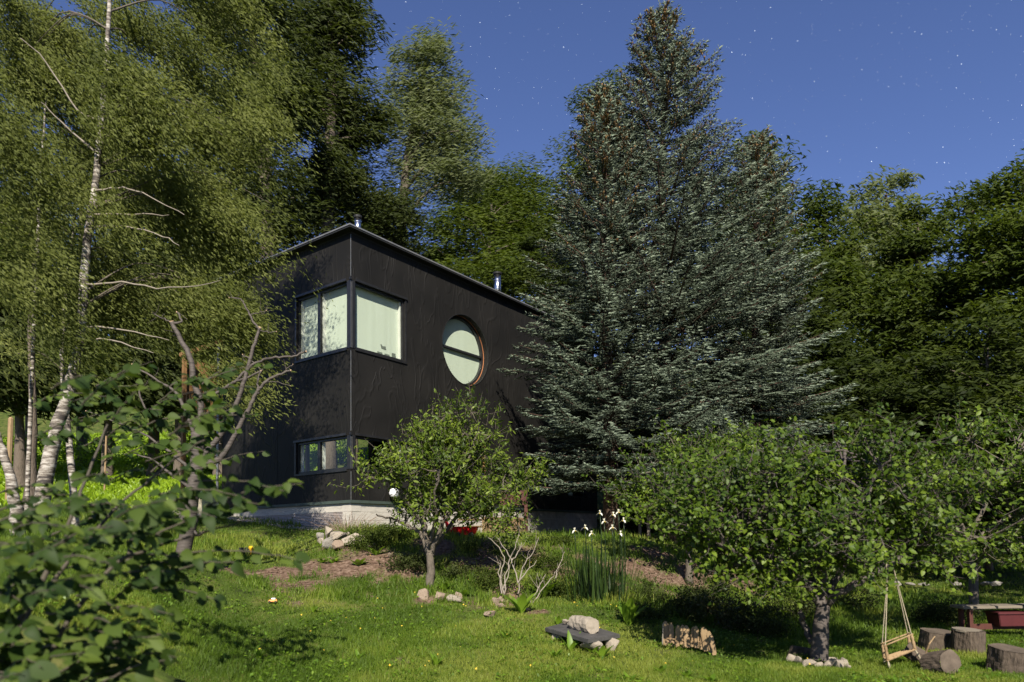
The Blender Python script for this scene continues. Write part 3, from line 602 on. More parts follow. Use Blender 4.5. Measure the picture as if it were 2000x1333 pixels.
# lower dark trees / understorey, right
for i, (px, py, d, rx, ry, lab, mt) in enumerate([
   (1650, 800, 22, 90, 120, 'dark layered bush beside the right skirt of the spruce', 'l_deep'),
   (1780, 760, 24, 100, 140, 'dark layered understorey tree in the middle of the right wood', 'l_deep'),
   (1920, 740, 21, 110, 150, 'dark wind-blown understorey tree near the right edge', 'l_deep'),
   (1700, 960, 21, 130, 120, 'dark bush filling the gap above the shaded lawn behind the swing', 'l_deep'),
   (1900, 960, 20, 130, 120, 'dark bush behind the grey bench at the right', 'l_deep'),
   (2080, 900, 18, 110, 180, 'dark bush at the very right edge behind the bench', 'l_deep'),
   (1480, 940, 23, 110, 120, 'dark bush behind the orchard tree under the spruce', 'l_deep'),
   (1330, 960, 25, 120, 90, 'dark bush behind the spruce trunks right of the house', 'l_deep'),
   (1330, 500, 28, 165, 170, 'dark green tree hidden behind the middle of the spruces', 'l_deep'),
   (1300, 700, 26, 230, 130, 'dark green tree hidden behind the lower boughs of the spruces', 'l_deep'),
   (1085, 540, 30, 70, 100, 'dark green tree between the roof end and the left spruce', 'l_deep'),
   (1560, 620, 25, 80, 130, 'mid green understorey tree touching the right side of the spruce', 'l_deep')]):
    b0 = gz(px, d); make_tree('understorey_bush', lab, 'bush', 'bushes of the dark wood', [b0, (b0+at(px, py, d))/2, at(px+10, py-ry*.4, d)], .1,
      [pe(px, py, d, rx, ry), pe(px-rx*.4, py+ry*.5, d-.6, rx*.8, ry*.6), pe(px+rx*.4, py+ry*.5, d-.6, rx*.8, ry*.6)], 75, .8, 115, .26, .27, M[mt], M['bark'], 60+i, (.97, 0, .05), .5, .36, 20)
# left: hillside behind the birches
for i, (px, py, d, rx, ry, lab, mt) in enumerate([
   (60, 560, 30, 130, 190, 'tree with dense mid green crown far left above the bright meadow', 'l_mid'),
   (300, 540, 28, 130, 200, 'dark tree behind the birches above the bright meadow', 'l_dark'),
   (160, 260, 34, 200, 200, 'big dark tree behind the birch crowns at the upper left', 'l_dark'),
   (430, 620, 27, 90, 160, 'dark tree behind the balcony at the left end of the house', 'l_dark'),
   (-20, 650, 27, 90, 110, 'dark tree at the left edge between the leaning birch and the meadow', 'l_dark'),
   (40, 735, 25, 120, 60, 'low dark tree skirt above the bright meadow at the far left', 'l_dark'),
   (210, 745, 26, 110, 60, 'low dark tree skirt above the meadow behind the thick birch trunk', 'l_mid'),
   (350, 730, 26, 90, 70, 'low dark tree skirt above the meadow behind the cherry limbs', 'l_dark'),
   (-80, 420, 26, 120, 240, 'tree at the left edge behind the leaning birch', 'l_mid')]):
    b0 = gz(px, d); make_tree('hillside_tree', lab, 'tree', 'trees on the slope at the left', [b0, (b0+at(px, py, d))/2, at(px, py-ry*.6, d)], .25,
      [pe(px, py, d, rx, ry), pe(px-rx*.3, py-ry*.4, d-.6, rx*.7, ry*.6), pe(px+rx*.3, py+ry*.3, d-.6, rx*.8, ry*.6)], 110, 1.3, 115, .35, .27, M[mt], M['bark'], 80+i, WIND, .45, .5, 24)
# bright meadow bushes
for i, (px, py, d, rx, ry, lab) in enumerate([
   (60, 900, 30, 75, 60, 'bright yellow green bush beside the pale post at the far left'),
   (180, 880, 34, 70, 60, 'bright green meadow bush between the birch trunks and the cherry'),
   (300, 900, 31, 80, 60, 'bright green bush in the meadow behind the pruned cherry limbs'),
   (390, 880, 29, 60, 60, 'bright green bush in the meadow next to the left end of the house'),
   (20, 960, 26, 70, 35, 'low bright green bush at the left edge of the meadow'),
   (230, 960, 26, 90, 30, 'low bright green bush along the foot of the meadow'),
   (590, 875, 33, 75, 85, 'sunlit bush behind the house, seen through the left lower corner window'),
   (680, 880, 33, 75, 85, 'sunlit bush behind the house, seen through the lower window nearest the corner'),
   (450, 930, 30, 60, 50, 'sunlit bush behind the left end wall of the house')]):
    c_ = at(px, py, d); b0 = np.array([c_[0], c_[1], min(H(c_[0], c_[1]), c_[2])])
    make_tree('meadow_bush', lab, 'bush', 'sunlit bushes on the meadow slope', [b0, (b0+c_)/2, c_], .05, [pe(px, py, d, rx, ry), pe(px-rx*.3, py+ry*.5, d-.6, rx, ry*.7)], 40, .65, 80, .16, .5, M['l_meadow'], M['bark'], 100+i, None, 0, .6, 12, tside=6)
# fence posts in the meadow
for i, (px, y0, y1, d, lab) in enumerate([(17, 815, 900, 20, 'pale sunlit wooden post at the left edge of the meadow'), (205, 852, 895, 24, 'thin pale stake in the meadow between birches and cherry')]):
    p = gp(px, y1, d); z1 = at(px, y0, d)[2]
    o = MB().tube([(0, 0, -.1), (.03, 0, z1-p[2]-.05), (.03, 0, z1-p[2])], [.07 if i == 0 else .03]*2+[.03], 7).build('fence_post', M['palewood']); o.location = V3(p); tag(o, lab, 'post', 'posts in the meadow')

# ------------------------------------------------------------------ spruces
def spruce(base, apex, Rmax, seed, label, zlow, dens=1., cones=True, pw_=.6):
    rng = np.random.default_rng(seed); base = np.array(base); apex = np.array(apex); Ht = apex[2]-base[2]
    root = empty('spruce_tree', base, 0, label, 'spruce', 'the clump of blue spruces beside the house')
    ax = apex-base; mb = MB()
    mb.tube([ax*s+np.array([.04*math.sin(9*s), .04*math.cos(7*s), 0]) for s in np.linspace(0, 1, 14)], [.19*(1-s)+.012 for s in np.linspace(0, 1, 14)], 9)
    S = []; E = []; Rd = []; Tn = []; CS = []; CE = []
    h = zlow/Ht
    while h < .985:
        rel = (h-zlow/Ht)/(1-zlow/Ht); prof = (1-rel)**pw_*(.78+.22*min(1, rel*6))
        nb_ = int(rng.integers(9, 13)) if rel < .85 else 7
        a0 = rng.uniform(0, 6.28)
        for b_ in range(nb_):
            az = a0+b_*6.283/nb_+rng.normal(0, .25); Lb = max(.18, Rmax*prof*rng.uniform(.62, 1.18))
            o_ = ax*(h+rng.normal(0, .0045)); dh = np.array([math.cos(az), math.sin(az), 0]); sd = np.array([-dh[1], dh[0], 0])
            e0 = -.28+.95*rel; e1 = .22-.1*rel
            if dh[1] > .3 and rng.uniform() < .6: continue
            bt = rng.normal(0, .13); m_ = 7; bend = rng.normal(0, .12)
            fn = lambda s: o_+dh*Lb*s+sd*Lb*bend*s*s+np.array([0, 0, Lb*(e0*s+e1*s*s)])
            mb.tube([fn(s) for s in np.linspace(0, 1, m_)], list(np.linspace(.012+.012*Lb, .005, m_)), 4, False)
            step = .115/dens**.5; ns = max(3, int(Lb/step))
            for q in range(ns):
                s = .18+.82*(q+.5*rng.uniform())/ns; P = fn(s)
                ls = min(.62, .34*Lb*(1.06-s)+.10)*rng.uniform(.7, 1.2)
                for side in (-1, 1):
                    dr = dh*.75+sd*side*rng.uniform(.55, .95)+np.array([0, 0, rng.uniform(-.32, .05)+.3*rel]); dr /= np.linalg.norm(dr)
                    nt_ = max(1, int(ls/.095)); tt = (np.arange(nt_)+rng.uniform(.2, .9))/nt_
                    st_ = P+dr*ls*tt[:, None]; pr = np.cross(dr, [0, 0, 1]); pr /= np.linalg.norm(pr)
                    for ss in (-1, 1):
                        tl = rng.uniform(.11, .18, nt_)[:, None]; dd = dr*.8+pr*ss*.7+rng.normal(0, .22, (nt_, 3))+np.array([0, 0, -.05]); dd /= np.linalg.norm(dd, axis=1, keepdims=True)
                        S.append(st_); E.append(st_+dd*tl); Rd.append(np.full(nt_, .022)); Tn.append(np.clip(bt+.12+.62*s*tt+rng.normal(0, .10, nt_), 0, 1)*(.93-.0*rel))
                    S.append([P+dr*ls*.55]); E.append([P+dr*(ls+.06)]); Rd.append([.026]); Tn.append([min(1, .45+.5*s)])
            if cones and rel > .5 and rng.uniform() < .95:
                nc = int(rng.integers(3, 8)+26*max(0, rel-.55)); sc = rng.uniform(.45, 1., nc)
                for s in sc:
                    P = fn(s)+sd*rng.normal(0, .12)*Lb*.5; CS.append(P); CE.append(P+np.array([rng.normal(0, .01), rng.normal(0, .01), -rng.uniform(.11, .16)]))
        h += rng.uniform(.30, .42)/Ht*(1 if rel < .8 else .55)
    # leader shoot
    for k in range(60):
        s = .93+.07*k/60; P = ax*s; dd = rnd_unit(1, rng)[0]*.6+np.array([0, 0, .8]); S.append([P]); E.append([P+dd*.14]); Rd.append([.014]); Tn.append([.6])
    S = np.concatenate([np.atleast_2d(q) for q in S]); E = np.concatenate([np.atleast_2d(q) for q in E]); Rd = np.concatenate([np.atleast_1d(q) for q in Rd]); Tn = np.concatenate([np.atleast_1d(q) for q in Tn])
    def spindles(S, E, r_, Tn, mat, nm, mid=.4):
        n = len(S); d = E-S; d /= np.linalg.norm(d, axis=1, keepdims=True); ref = np.tile([.21, .3, .93], (n, 1)); a = np.cross(d, ref); a /= np.linalg.norm(a, axis=1, keepdims=True)+1e-9; b_ = np.cross(d, a)
        Mi = S+(E-S)*mid; vs = []
        for k in range(3):
            q = k*2.0944+rng.uniform(0, 6, n); vs.append(Mi+(a*np.cos(q)[:, None]+b_*np.sin(q)[:, None])*r_[:, None])
        vs.append(E); v = np.stack(vs, 1).reshape(-1, 3); i = np.arange(n)[:, None]*4
        f = np.concatenate([i+np.array([[3, (k+1) % 3, k]]) for k in range(3)])
        o = link(nm, npmesh(nm, v, f, mat, np.repeat(Tn, 4)), root); o['kind'] = 'stuff'; return n
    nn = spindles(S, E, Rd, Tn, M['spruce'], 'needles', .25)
    if CS: spindles(np.array(CS), np.array(CE), np.full(len(CS), .036), rng.uniform(0, 1, len(CS)), M['cone'], 'cones', .12)
    mb.build('trunk', M['barkspruce'], root, True)
    print('spruce', nn, len(CS)); return root
b1 = gp(1192, 1000, 17.0); spruce(b1, at(1176, 165, 17.0), 2.8, 1, 'left blue spruce, its bare trunk showing, boughs reaching across the black wall', 1.3, pw_=.70)
b2 = gp(1308, 1000, 18.6); spruce(b2, at(1288, 4, 18.6), 4.5, 2, 'tallest blue spruce with cones in its pointed top against the sky', 2.0, pw_=.80)
b3 = gp(1470, 1000, 19.4); spruce(b3, at(1480, 262, 19.4), 2.6, 3, 'right blue spruce with a lower rounded top, right of the tallest one', 2.0)

# ------------------------------------------------------------------ birches
def birch(label, path_px, d, r0, seed, regions, nstr, leaf_n, group='birches at the left of the lawn'):
    rng = np.random.default_rng(seed)
    pts = []
    for a in path_px: pts.append(at(a[0], a[1], a[2] if len(a) > 2 else d))
    b0 = pts[0]; b0[2] = min(b0[2], H(b0[0], b0[1]))-.1
    root = empty('birch_tree', b0, 0, label, 'birch', group); off = b0
    path = smooth_path(pts, 6, .008, rng); m_ = len(path)
    mb = MB(); mb.tube([q-off for q in path], [r0*float(np.interp(i/(m_-1), [0, .1, .3, .6, 1], [.9, .78, .52, .38, .2])) for i in range(m_)], 12); mb.build('trunk', M['birch'], root, True)
    if not regions: return root
    # limbs: from trunk up and out, tips arch over; strands hang from limbs with the wind
    mbb = MB(); P = np.array(path); C = []; D = []; Tn = []
    w_ = np.array([.72, .08, -.62]); w_ /= np.linalg.norm(w_)
    vol = np.array([e[1][0]*e[1][2] for e in regions]); pk = rng.choice(len(regions), nstr, p=vol/vol.sum())
    ncl = max(6, nstr//20); cpk = rng.choice(len(regions), ncl, p=vol/vol.sum()); cen = [regions[q][0]+rnd_unit(1, rng)[0]*rng.uniform(0, 1)**.4*regions[q][1] for q in cpk]; ctn = rng.uniform(-.1, .45, ncl)
    for i in range(nstr):
        kc = int(rng.integers(ncl)); tip = cen[kc]+rng.normal(0, 1, 3)*np.array([.21, .21, .11])
        if i % 70 == 0:
            k = int(np.argmin(np.abs(P[:, 2]-(tip[2]-abs(tip[0]-P[0][0])*.25)))); s = P[k]
            mid = s+(tip-s)*.5+np.array([0, 0, .22*np.linalg.norm(tip-s)])
            mbb.tube([q-off for q in smooth_path([s, mid, tip], 5)], list(np.linspace(.018, .004, 11)), 5, False)
        ln = rng.uniform(.45, 1.15); nl = leaf_n; t_ = rng.uniform(0, 1, nl)
        wv = w_+rng.normal(0, .16, 3); wv /= np.linalg.norm(wv)
        pos = tip+wv*(t_*ln)[:, None]+np.array([0, 0, -.22])*(t_**2)[:, None]*ln+rng.normal(0, .055+.03*ln, (nl, 3))
        dd = np.tile(wv, (nl, 1))+rng.normal(0, .33, (nl, 3)); C.append(pos); D.append(dd); Tn.append(np.clip(ctn[kc]+rng.uniform(0, .2)+rng.uniform(0, .4, nl), 0, 1))
    if mbb.v: lo_ = mbb.build('limbs', M['barkpear'], root, True); lo_['kind'] = 'stuff'
    C = np.concatenate(C)-off; D = np.concatenate(D); D /= np.linalg.norm(D, axis=1, keepdims=True); Tn = np.concatenate(Tn)
    Nn = rnd_unit(len(C), rng)+np.array([0, -.7, .7]); Nn /= np.linalg.norm(Nn, axis=1, keepdims=True)
    v, f = leaves(C, D, Nn, np.full(len(C), .082), .27, rng)
    o = link('crown', npmesh('crown', v, f, M['l_birch'], np.repeat(Tn, 4)), root); o['kind'] = 'stuff'
    return root
birch('white-barked birch with the thickest trunk, its crown blown towards the house', [(73, 1035), (95, 905), (135, 760), (158, 650), (168, 490), (185, 370), (198, 230), (208, 120), (218, -60)], 11, .145, 1,
  [pe(330, 40, 12.3, 200, 120, .9), pe(390, 240, 12.2, 160, 120, .9), pe(290, 370, 12.2, 190, 110, .8), pe(400, 420, 12.0, 110, 85, .8), pe(200, 200, 10.4, 90, 120, .4), pe(170, 430, 10.4, 60, 120, .3), pe(120, 620, 10.6, 80, 50, .3), pe(90, 90, 12.5, 150, 150, .8), pe(250, 560, 12.0, 150, 80, .7), pe(350, 590, 11.8, 120, 70, .7), pe(400, 560, 12, 75, 60, .7), pe(465, 770, 11.8, 50, 75, .5), pe(450, 620, 11.8, 45, 70, .6), pe(400, 700, 11.6, 60, 60, .5), pe(490, 210, 12.2, 60, 100, .7)], 2500, 58)
birch('thin white birch stem just left of the thickest birch trunk', [(150, 1020), (135, 860), (122, 740), (124, 640), (132, 540), (146, 420), (146, 280)], 13.5, .085, 2,
  [pe(130, 250, 13, 140, 130, 1.2), pe(90, 420, 13, 120, 110, 1.2), pe(60, 600, 12.5, 100, 90, 1.)], 640, 40)
birch('birch leaning out of the picture at the left edge', [(38, 1040), (25, 960), (5, 880), (-25, 790), (-70, 650), (-100, 450)], 10.5, .12, 3,
  [pe(-20, 300, 10.5, 110, 160, 1.2), pe(20, 520, 10.5, 80, 110, 1.)], 420, 40)
birch('bent thin birch stem curving over at the upper left', [(60, 700, 12.5), (75, 420, 12.5), (85, 260, 12.5), (95, 185, 12.5), (130, 155, 12.5)], 12.5, .045, 4, None, 0, 0)
o = birch('dark brown trunk standing between the two white birch trunks', [(55, 1030, 14), (62, 900, 14), (65, 780, 14), (60, 640, 14), (70, 480, 14)], 14, .16, 5, None, 0, 0)
for ch in o.children: ch.data.materials[0] = M['bark']
# bare pale birch branches
# (limbs) attach to the first birch
rngb = np.random.default_rng(9); root = [q for q in bpy.data.objects if q.name == 'birch_tree'][0]; off = np.array(root.location)
mb = MB()
for pl in [[(170, 555), (240, 553), (330, 565), (430, 548)], [(184, 375), (230, 368), (280, 378), (360, 420)], [(178, 420), (260, 418), (330, 420)], [(172, 450), (220, 440), (300, 455), (350, 480)], [(170, 640), (240, 645), (330, 665)], [(200, 210), (240, 205), (190, 190)][:2],
           [(195, 235), (150, 215), (90, 120), (40, 75)], [(155, 665), (215, 665), (300, 690)], [(191, 300), (120, 240), (80, 200)]]:
    pts = smooth_path([at(a, b_, 10.9-.15*i) for i, (a, b_) in enumerate(pl)], 4, .01, rngb); MB().tube([q-off for q in pts], list(np.linspace(.020, .005, len(pts))), 5, False).build('bare_branch', M['twig'], root, True)

# ------------------------------------------------------------------ pruned cherry
cb = gp(358, 1105, 10.0); ch = empty('cherry_tree', cb, 0, 'pruned cherry tree with bare sawn limbs reaching in front of the house', 'tree')
DC = 10.0
def cp(l, d=DC): return [at(*(q if len(q) > 2 else (*q, d)))-cb for q in l]
rngc = np.random.default_rng(4)
mb = MB(); mb.tube(smooth_path([at(352, 1125, DC)-cb]+cp([(358, 1080), (368, 1030), (368, 1005), (380, 940), (386, 880), (385, 845)]), 4), list(np.interp(np.linspace(0, 1, 25), [0, .3, .42, .6, 1], [.11, .10, .135, .10, .085])), 12)
def limb(l, r0, r1, n=8):
    r0 *= .60; r1 *= .62
    pts = smooth_path(cp(l), 5, .006, rngc); mb.tube(pts, list(np.linspace(r0, r1, len(pts))), n)
    return pts[-1], pts[-1]-pts[-2], r1
cuts = []
for l, r0, r1 in [([(385, 860), (392, 790), (378, 745), (372, 700), (350, 660), (335, 628)], .085, .05), ([(335, 630), (318, 622), (297, 612)], .02, .010), ([(340, 632), (355, 628), (345, 610)], .035, .02),
   ([(388, 900), (430, 850), (462, 790), (478, 740), (495, 680), (508, 640)], .075, .034), ([(508, 645), (492, 625), (480, 600), (470, 585), (448, 582)], .03, .010), ([(505, 645), (525, 650), (540, 648)], .014, .009), ([(488, 615), (505, 612), (520, 607)], .012, .009),
   ([(385, 905), (430, 895), (470, 830), (490, 790), (510, 755), (540, 735), (568, 724)], .08, .022), ([(505, 770), (503, 745), (510, 725)], .03, .015), ([(540, 738), (560, 720), (572, 712)], .014, .008), ([(515, 745), (545, 748), (567, 754)], .010, .007),
   ([(392, 790), (420, 770), (455, 748), (490, 735), (525, 715)], .045, .02), ([(455, 750), (490, 715), (515, 703), (545, 698), (575, 696), (598, 687)], .035, .022), ([(510, 722), (492, 705), (474, 693)], .016, .012),
   ([(380, 850), (350, 775), (310, 745), (258, 712)], .05, .016), ([(382, 930), (340, 890), (300, 860), (240, 830), (168, 803)], .045, .010), ([(384, 960), (340, 930), (300, 900), (260, 885)], .05, .012),
   ([(372, 1030), (385, 1045), (398, 1040)], .045, .022), ([(285, 800), (272, 770), (275, 755)], .025, .016)]:
    cuts.append(limb(l, r0, r1))
mb.build('trunk', M['barkcherry'], ch, True)
for k in range(46):
    e, dv, r1 = cuts[int(rngc.integers(len(cuts)))]; b0 = e-dv*rngc.uniform(0, 7); u = rnd_unit(1, rngc)[0]+np.array([0, 0, .9]); u /= np.linalg.norm(u); ln = rngc.uniform(.06, .22)
    twigs = MB().tube([b0, b0+u*ln*.5+rngc.normal(0, .01, 3), b0+u*ln], [.005, .0035, .002], 4, False); twigs.build('twig', M['barkcherry'], ch)
for e, dv, r1 in cuts:
    dv = dv/np.linalg.norm(dv); MB().tube([e-dv*.002, e+dv*.006], r1*1.03, 8).build('sawn_end', M['cutwood'], ch)

# ------------------------------------------------------------------ leaf shapes used as single parts
def leaf_mesh(name, mat, tint, L_=1., wd=.62, curl=.22, fold=.18, seed=0, serr=.0):
    n = 3 if L_ == 1 and 'leaf' in name and 'hazel' not in name and 'dock' not in name else 6; vs = []; rr_ = random.Random(seed)
    for i in range(n+1):
        s = i/n; w_ = wd*.5*math.sin(math.pi*s**.78)**.85 if 0 < s < 1 else 0; w_ *= 1+rr_.uniform(-serr, serr)
        zc = -curl*s*s+.05*math.sin(s*3+seed)
        vs += [(s, -w_, zc+fold*w_), (s, 0, zc), (s, w_, zc+fold*w_)]
    fs = []
    for i in range(n): a = 3*i; fs += [(a, a+3, a+4, a+1), (a+1, a+4, a+5, a+2)]
    fs = np.array(fs); vs = np.array(vs)*L_
    return npmesh(name, vs, fs, mat, np.full(len(vs), tint), True)
def frame_quat(D, Nn):
    D = Vector(D).normalized(); S = Vector(Nn).cross(D)
    if S.length < 1e-4: S = Vector((0, 1, 0)).cross(D)
    S.normalize(); Z = D.cross(S); return Matrix((D, S, Z)).transposed().to_quaternion()
class LeafBin:
    """collects leaf placements; nearest 300 become objects, the rest one stuff mesh"""
    def __init__(s, parent, off, protos): s.p = parent; s.off = np.array(off); s.pr = protos; s.it = []
    def add(s, pos, D, Nn, size, k=None): s.it.append((np.array(pos, float), np.array(D, float), np.array(Nn, float), size, random.randrange(len(s.pr)) if k is None else k))
    def finish(s, maxn=300):
        it = sorted(s.it, key=lambda q: np.linalg.norm(q[0]-EYE)/q[3]) if s.it else []
        vis = it[:maxn]; rest = it[maxn:]
        for pos, D, Nn, sz, k in vis:
            o = link('leaf', s.pr[k], s.p); o.location = V3(pos-s.off); o.rotation_mode = 'QUATERNION'; o.rotation_quaternion = frame_quat(D, Nn); o.scale = (sz, sz, sz)
        if rest:
            pv = []; pf = []; pt = []
            cache = []
            for me in s.pr:
                v = np.empty(len(me.vertices)*3, np.float32); me.vertices.foreach_get('co', v); f = np.empty(len(me.polygons)*4, np.int32); me.loops.foreach_get('vertex_index', f)
                t_ = np.empty(len(me.vertices), np.float32); me.attributes['tint'].data.foreach_get('value', t_); cache.append((v.reshape(-1, 3), f.reshape(-1, 4), t_))
            b_ = 0
            for pos, D, Nn, sz, k in rest:
                v, f, t_ = cache[k]; Rm = np.array(frame_quat(D, Nn).to_matrix()); pv.append((v*sz) @ Rm.T + (pos-s.off)); pf.append(f+b_); pt.append(t_); b_ += len(v)
            o = link('foliage', npmesh('foliage', np.concatenate(pv), np.concatenate(pf), s.pr[0].materials[0], np.concatenate(pt), True), s.p); o['kind'] = 'stuff'
# ------------------------------------------------------------------ foreground shrub (left)
random.seed(3); rngf = np.random.default_rng(33)
protos = [leaf_mesh('hazel_leaf', M['l_fore'], t_, 1, w_, c_, f_, i, .08) for i, (t_, c_, w_, f_) in enumerate([(.0, .3, .74, .2), (.25, .5, .66, .35), (.45, .12, .78, .1), (.7, .4, .7, .3), (1., .25, .62, .4)])]
fb = np.array([-2.75, 3.3, H(-2.75, 3.3)]); shrub = empty('hazel_shrub', fb, 0, 'broad-leaved green shrub filling the lower left foreground', 'shrub')
lb = LeafBin(shrub, fb, protos); mb = MB()
sprays = []
def spray(a, b_, d0, d1, n, sz, droop=.1): sprays.append((a, b_, d0, d1, n, sz, droop))
# (start px) -> (end px)
for _ in range(46):   # dense lower left
    x0 = rngf.uniform(-80, 230); y0 = rngf.uniform(1020, 1400); spray((x0, y0), (x0+rngf.uniform(60, 190), y0-rngf.uniform(-30, 70)), rngf.uniform(3.2, 3.8), rngf.uniform(2.9, 3.6), 11, rngf.uniform(.075, .11))
for _ in range(30):   # middle band
    x0 = rngf.uniform(-40, 330); y0 = rngf.uniform(960, 1150); spray((x0, y0), (x0+rngf.uniform(60, 170), y0-rngf.uniform(-20, 50)), rngf.uniform(3.6, 4.6), rngf.uniform(3.4, 4.6), 12, rngf.uniform(.07, .095))
for _ in range(34):   # upper
    x0 = rngf.uniform(60, 400); y0 = rngf.uniform(740, 940); spray((x0, y0), (x0+rngf.uniform(50, 130), y0-rngf.uniform(0, 60)), rngf.uniform(4.9, 6.2), rngf.uniform(4.9, 6), 10, rngf.uniform(.075, .105))
for a, b_, n_ in [((330, 960), (480, 975), 12), ((380, 940), (560, 960), 14), ((400, 990), (590, 945), 13), ((350, 1080), (590, 1095), 14), ((330, 1120), (470, 1100), 12), ((300, 1150), (440, 1180), 12), ((200, 1290), (330, 1300), 12), ((250, 1260), (340, 1240), 10),
                 ((150, 800), (260, 720), 10), ((220, 820), (300, 740), 10), ((330, 850), (460, 790), 9), ((100, 760), (190, 735), 8), ((340, 930), (440, 880), 10), ((420, 1000), (520, 985), 8), ((260, 1000), (420, 1010), 12)]:
    spray(a, b_, 3.9, 3.7, n_, .085)
for (a, b_, d0, d1, n_, sz, droop) in sprays:
    p0 = at(*a, d0); p1 = at(*b_, d1); pts = smooth_path([p0, (p0+p1)/2+np.array([0, 0, .03]), p1], 5, .003, rngf)
    mb.tube([q-fb for q in pts], list(np.linspace(.006, .0022, len(pts))), 5, False)
    dr = (p1-p0)/np.linalg.norm(p1-p0)
    for k in range(n_):
        s = (k+.6)/n_; q = pts[min(int(s*(len(pts)-1)), len(pts)-1)]; sd = 1 if k % 2 else -1
        lat = np.cross(dr, [0, 0, 1]); lat = lat/np.linalg.norm(lat)
        D = dr*.6+lat*sd*.7+np.array([.25, 0, -.35])+rngf.normal(0, .3, 3); Nn = np.array([-.1, -.75, .75])+rngf.normal(0, .4, 3)
        lb.add(q+rngf.normal(0, .012, 3), D, Nn, sz*rngf.uniform(.6, 1.2))
# main stems
for pl, r_ in [([(-60, 1500, 3.4), (20, 1250, 3.5), (110, 1080, 3.8), (160, 960, 4.2), (210, 830, 4.5)], .02), ([(0, 1500, 3.4), (120, 1240, 3.5), (230, 1100, 3.7), (330, 1060, 3.9), (470, 1020, 3.9)], .016), ([(-60, 1400, 3.4), (90, 1150, 3.9), (200, 1020, 4.2), (300, 930, 4.3), (400, 860, 4.2)], .015), ([(250, 1100, 4.2), (265, 1030, 4.4), (290, 1005, 4.4), (360, 985, 4.4)], .018)]:
    pts = smooth_path([at(*q) for q in pl], 5, .006, rngf); mb.tube([q-fb for q in pts], list(np.linspace(r_, r_*.3, len(pts))), 7, False)
mb.build('stems', M['stem'], shrub, True); lb.finish(300)

# ------------------------------------------------------------------ orchard trees with real branches
def orchard(name, label, cat, group, base, trunkpts, r0, limbs, regions, nspr, nleaf, size, wd, mat, bark, seed, up=.5, nobj=300, tw=.3, wind=(.3, 0, -.1), clr=1.0):
    rng = np.random.default_rng(seed); random.seed(seed); root = empty(name, base, 0, label, cat, group); off = np.array(base); mb = MB()
    pts = smooth_path([base]+trunkpts, 5, r0*.05, rng); mb.tube([q-off for q in pts], [r0*(1.25 if i == 0 else 1)*(1-.3*i/(len(pts)-1)) for i in range(len(pts))], 12)
    ends = []
    for l, ra, rb_ in limbs:
        q = smooth_path(l, 5, .012, rng); mb.tube([p_-off for p_ in q], list(np.linspace(ra, rb_, len(q))), 8, False); ends += q[3:]
    ends = np.array(ends); pr = [leaf_mesh(name+'_leaf', mat, t_, 1, wd, c_, .22, i) for i, (t_, c_) in enumerate([(.0, .3), (.25, .15), (.5, .35), (.75, .2), (1., .3)])]
    lb = LeafBin(root, off, pr); vol = np.array([np.prod(e[1])**.7 for e in regions]); pk = rng.choice(len(regions), nspr, p=vol/vol.sum())
    ncl = max(8, nspr//9); cpk = rng.choice(len(regions), ncl, p=vol/vol.sum()); cls = []
    for q in cpk:
        u = rnd_unit(1, rng)[0]*rng.uniform(.2, 1)**.5; cc = regions[q][0]+u*regions[q][1]; cls.append((cc, regions[q][0], int(rng.integers(0, 3))))
        e_ = ends[int(np.argmin(np.linalg.norm(ends-cc, axis=1)+rng.uniform(0, .25, len(ends))))]; ln_ = np.linalg.norm(cc-e_)
        qq = smooth_path([e_, (e_+cc)/2+rng.normal(0, .06*ln_, 3)+np.array([0, 0, -.05*ln_]), cc], 4, .008, rng); mb.tube([p_-off for p_ in qq], list(np.linspace(.014, .006, len(qq))), 5, False)
    for i in range(nspr):
        cc, c, kt = cls[int(rng.integers(ncl))]; tip = cc+rng.normal(0, 1, 3)*np.array([.17, .17, .12])*clr
        s = cc
        out = (tip-c)/np.linalg.norm(tip-c)
        mid = (s+tip)/2+np.array([0, 0, -.05]); q = smooth_path([s, mid, tip], 3); mb.tube([p_-off for p_ in q], list(np.linspace(.005, .0025, len(q))), 4, False)
        ln = rng.uniform(.15, tw); dv = out*.5+np.array([0, 0, up])+rng.normal(0, .35, 3); dv /= np.linalg.norm(dv)
        t0 = tip+dv*ln; mb.tube([tip-off, (tip+t0)/2-off, t0-off], [.004, .003, .0015], 4, False)
        for k in range(nleaf):
            s_ = rng.uniform(-.6, 1); q_ = tip+dv*ln*s_; D = rnd_unit(1, rng)[0]*.9+dv*.35+np.array(wind); Nn = rnd_unit(1, rng)[0]*.7+out*.3+np.array([0, -.4, .8])
            lb.add(q_+rng.normal(0, .035, 3), D, Nn, size*rng.uniform(.5, 1.25), min(4, kt+int(rng.integers(0, 3))))
    mb.build('trunk', bark, root, True); lb.finish(nobj); return root
pbs = gp(838, 1145, 11.3); d = 11.3
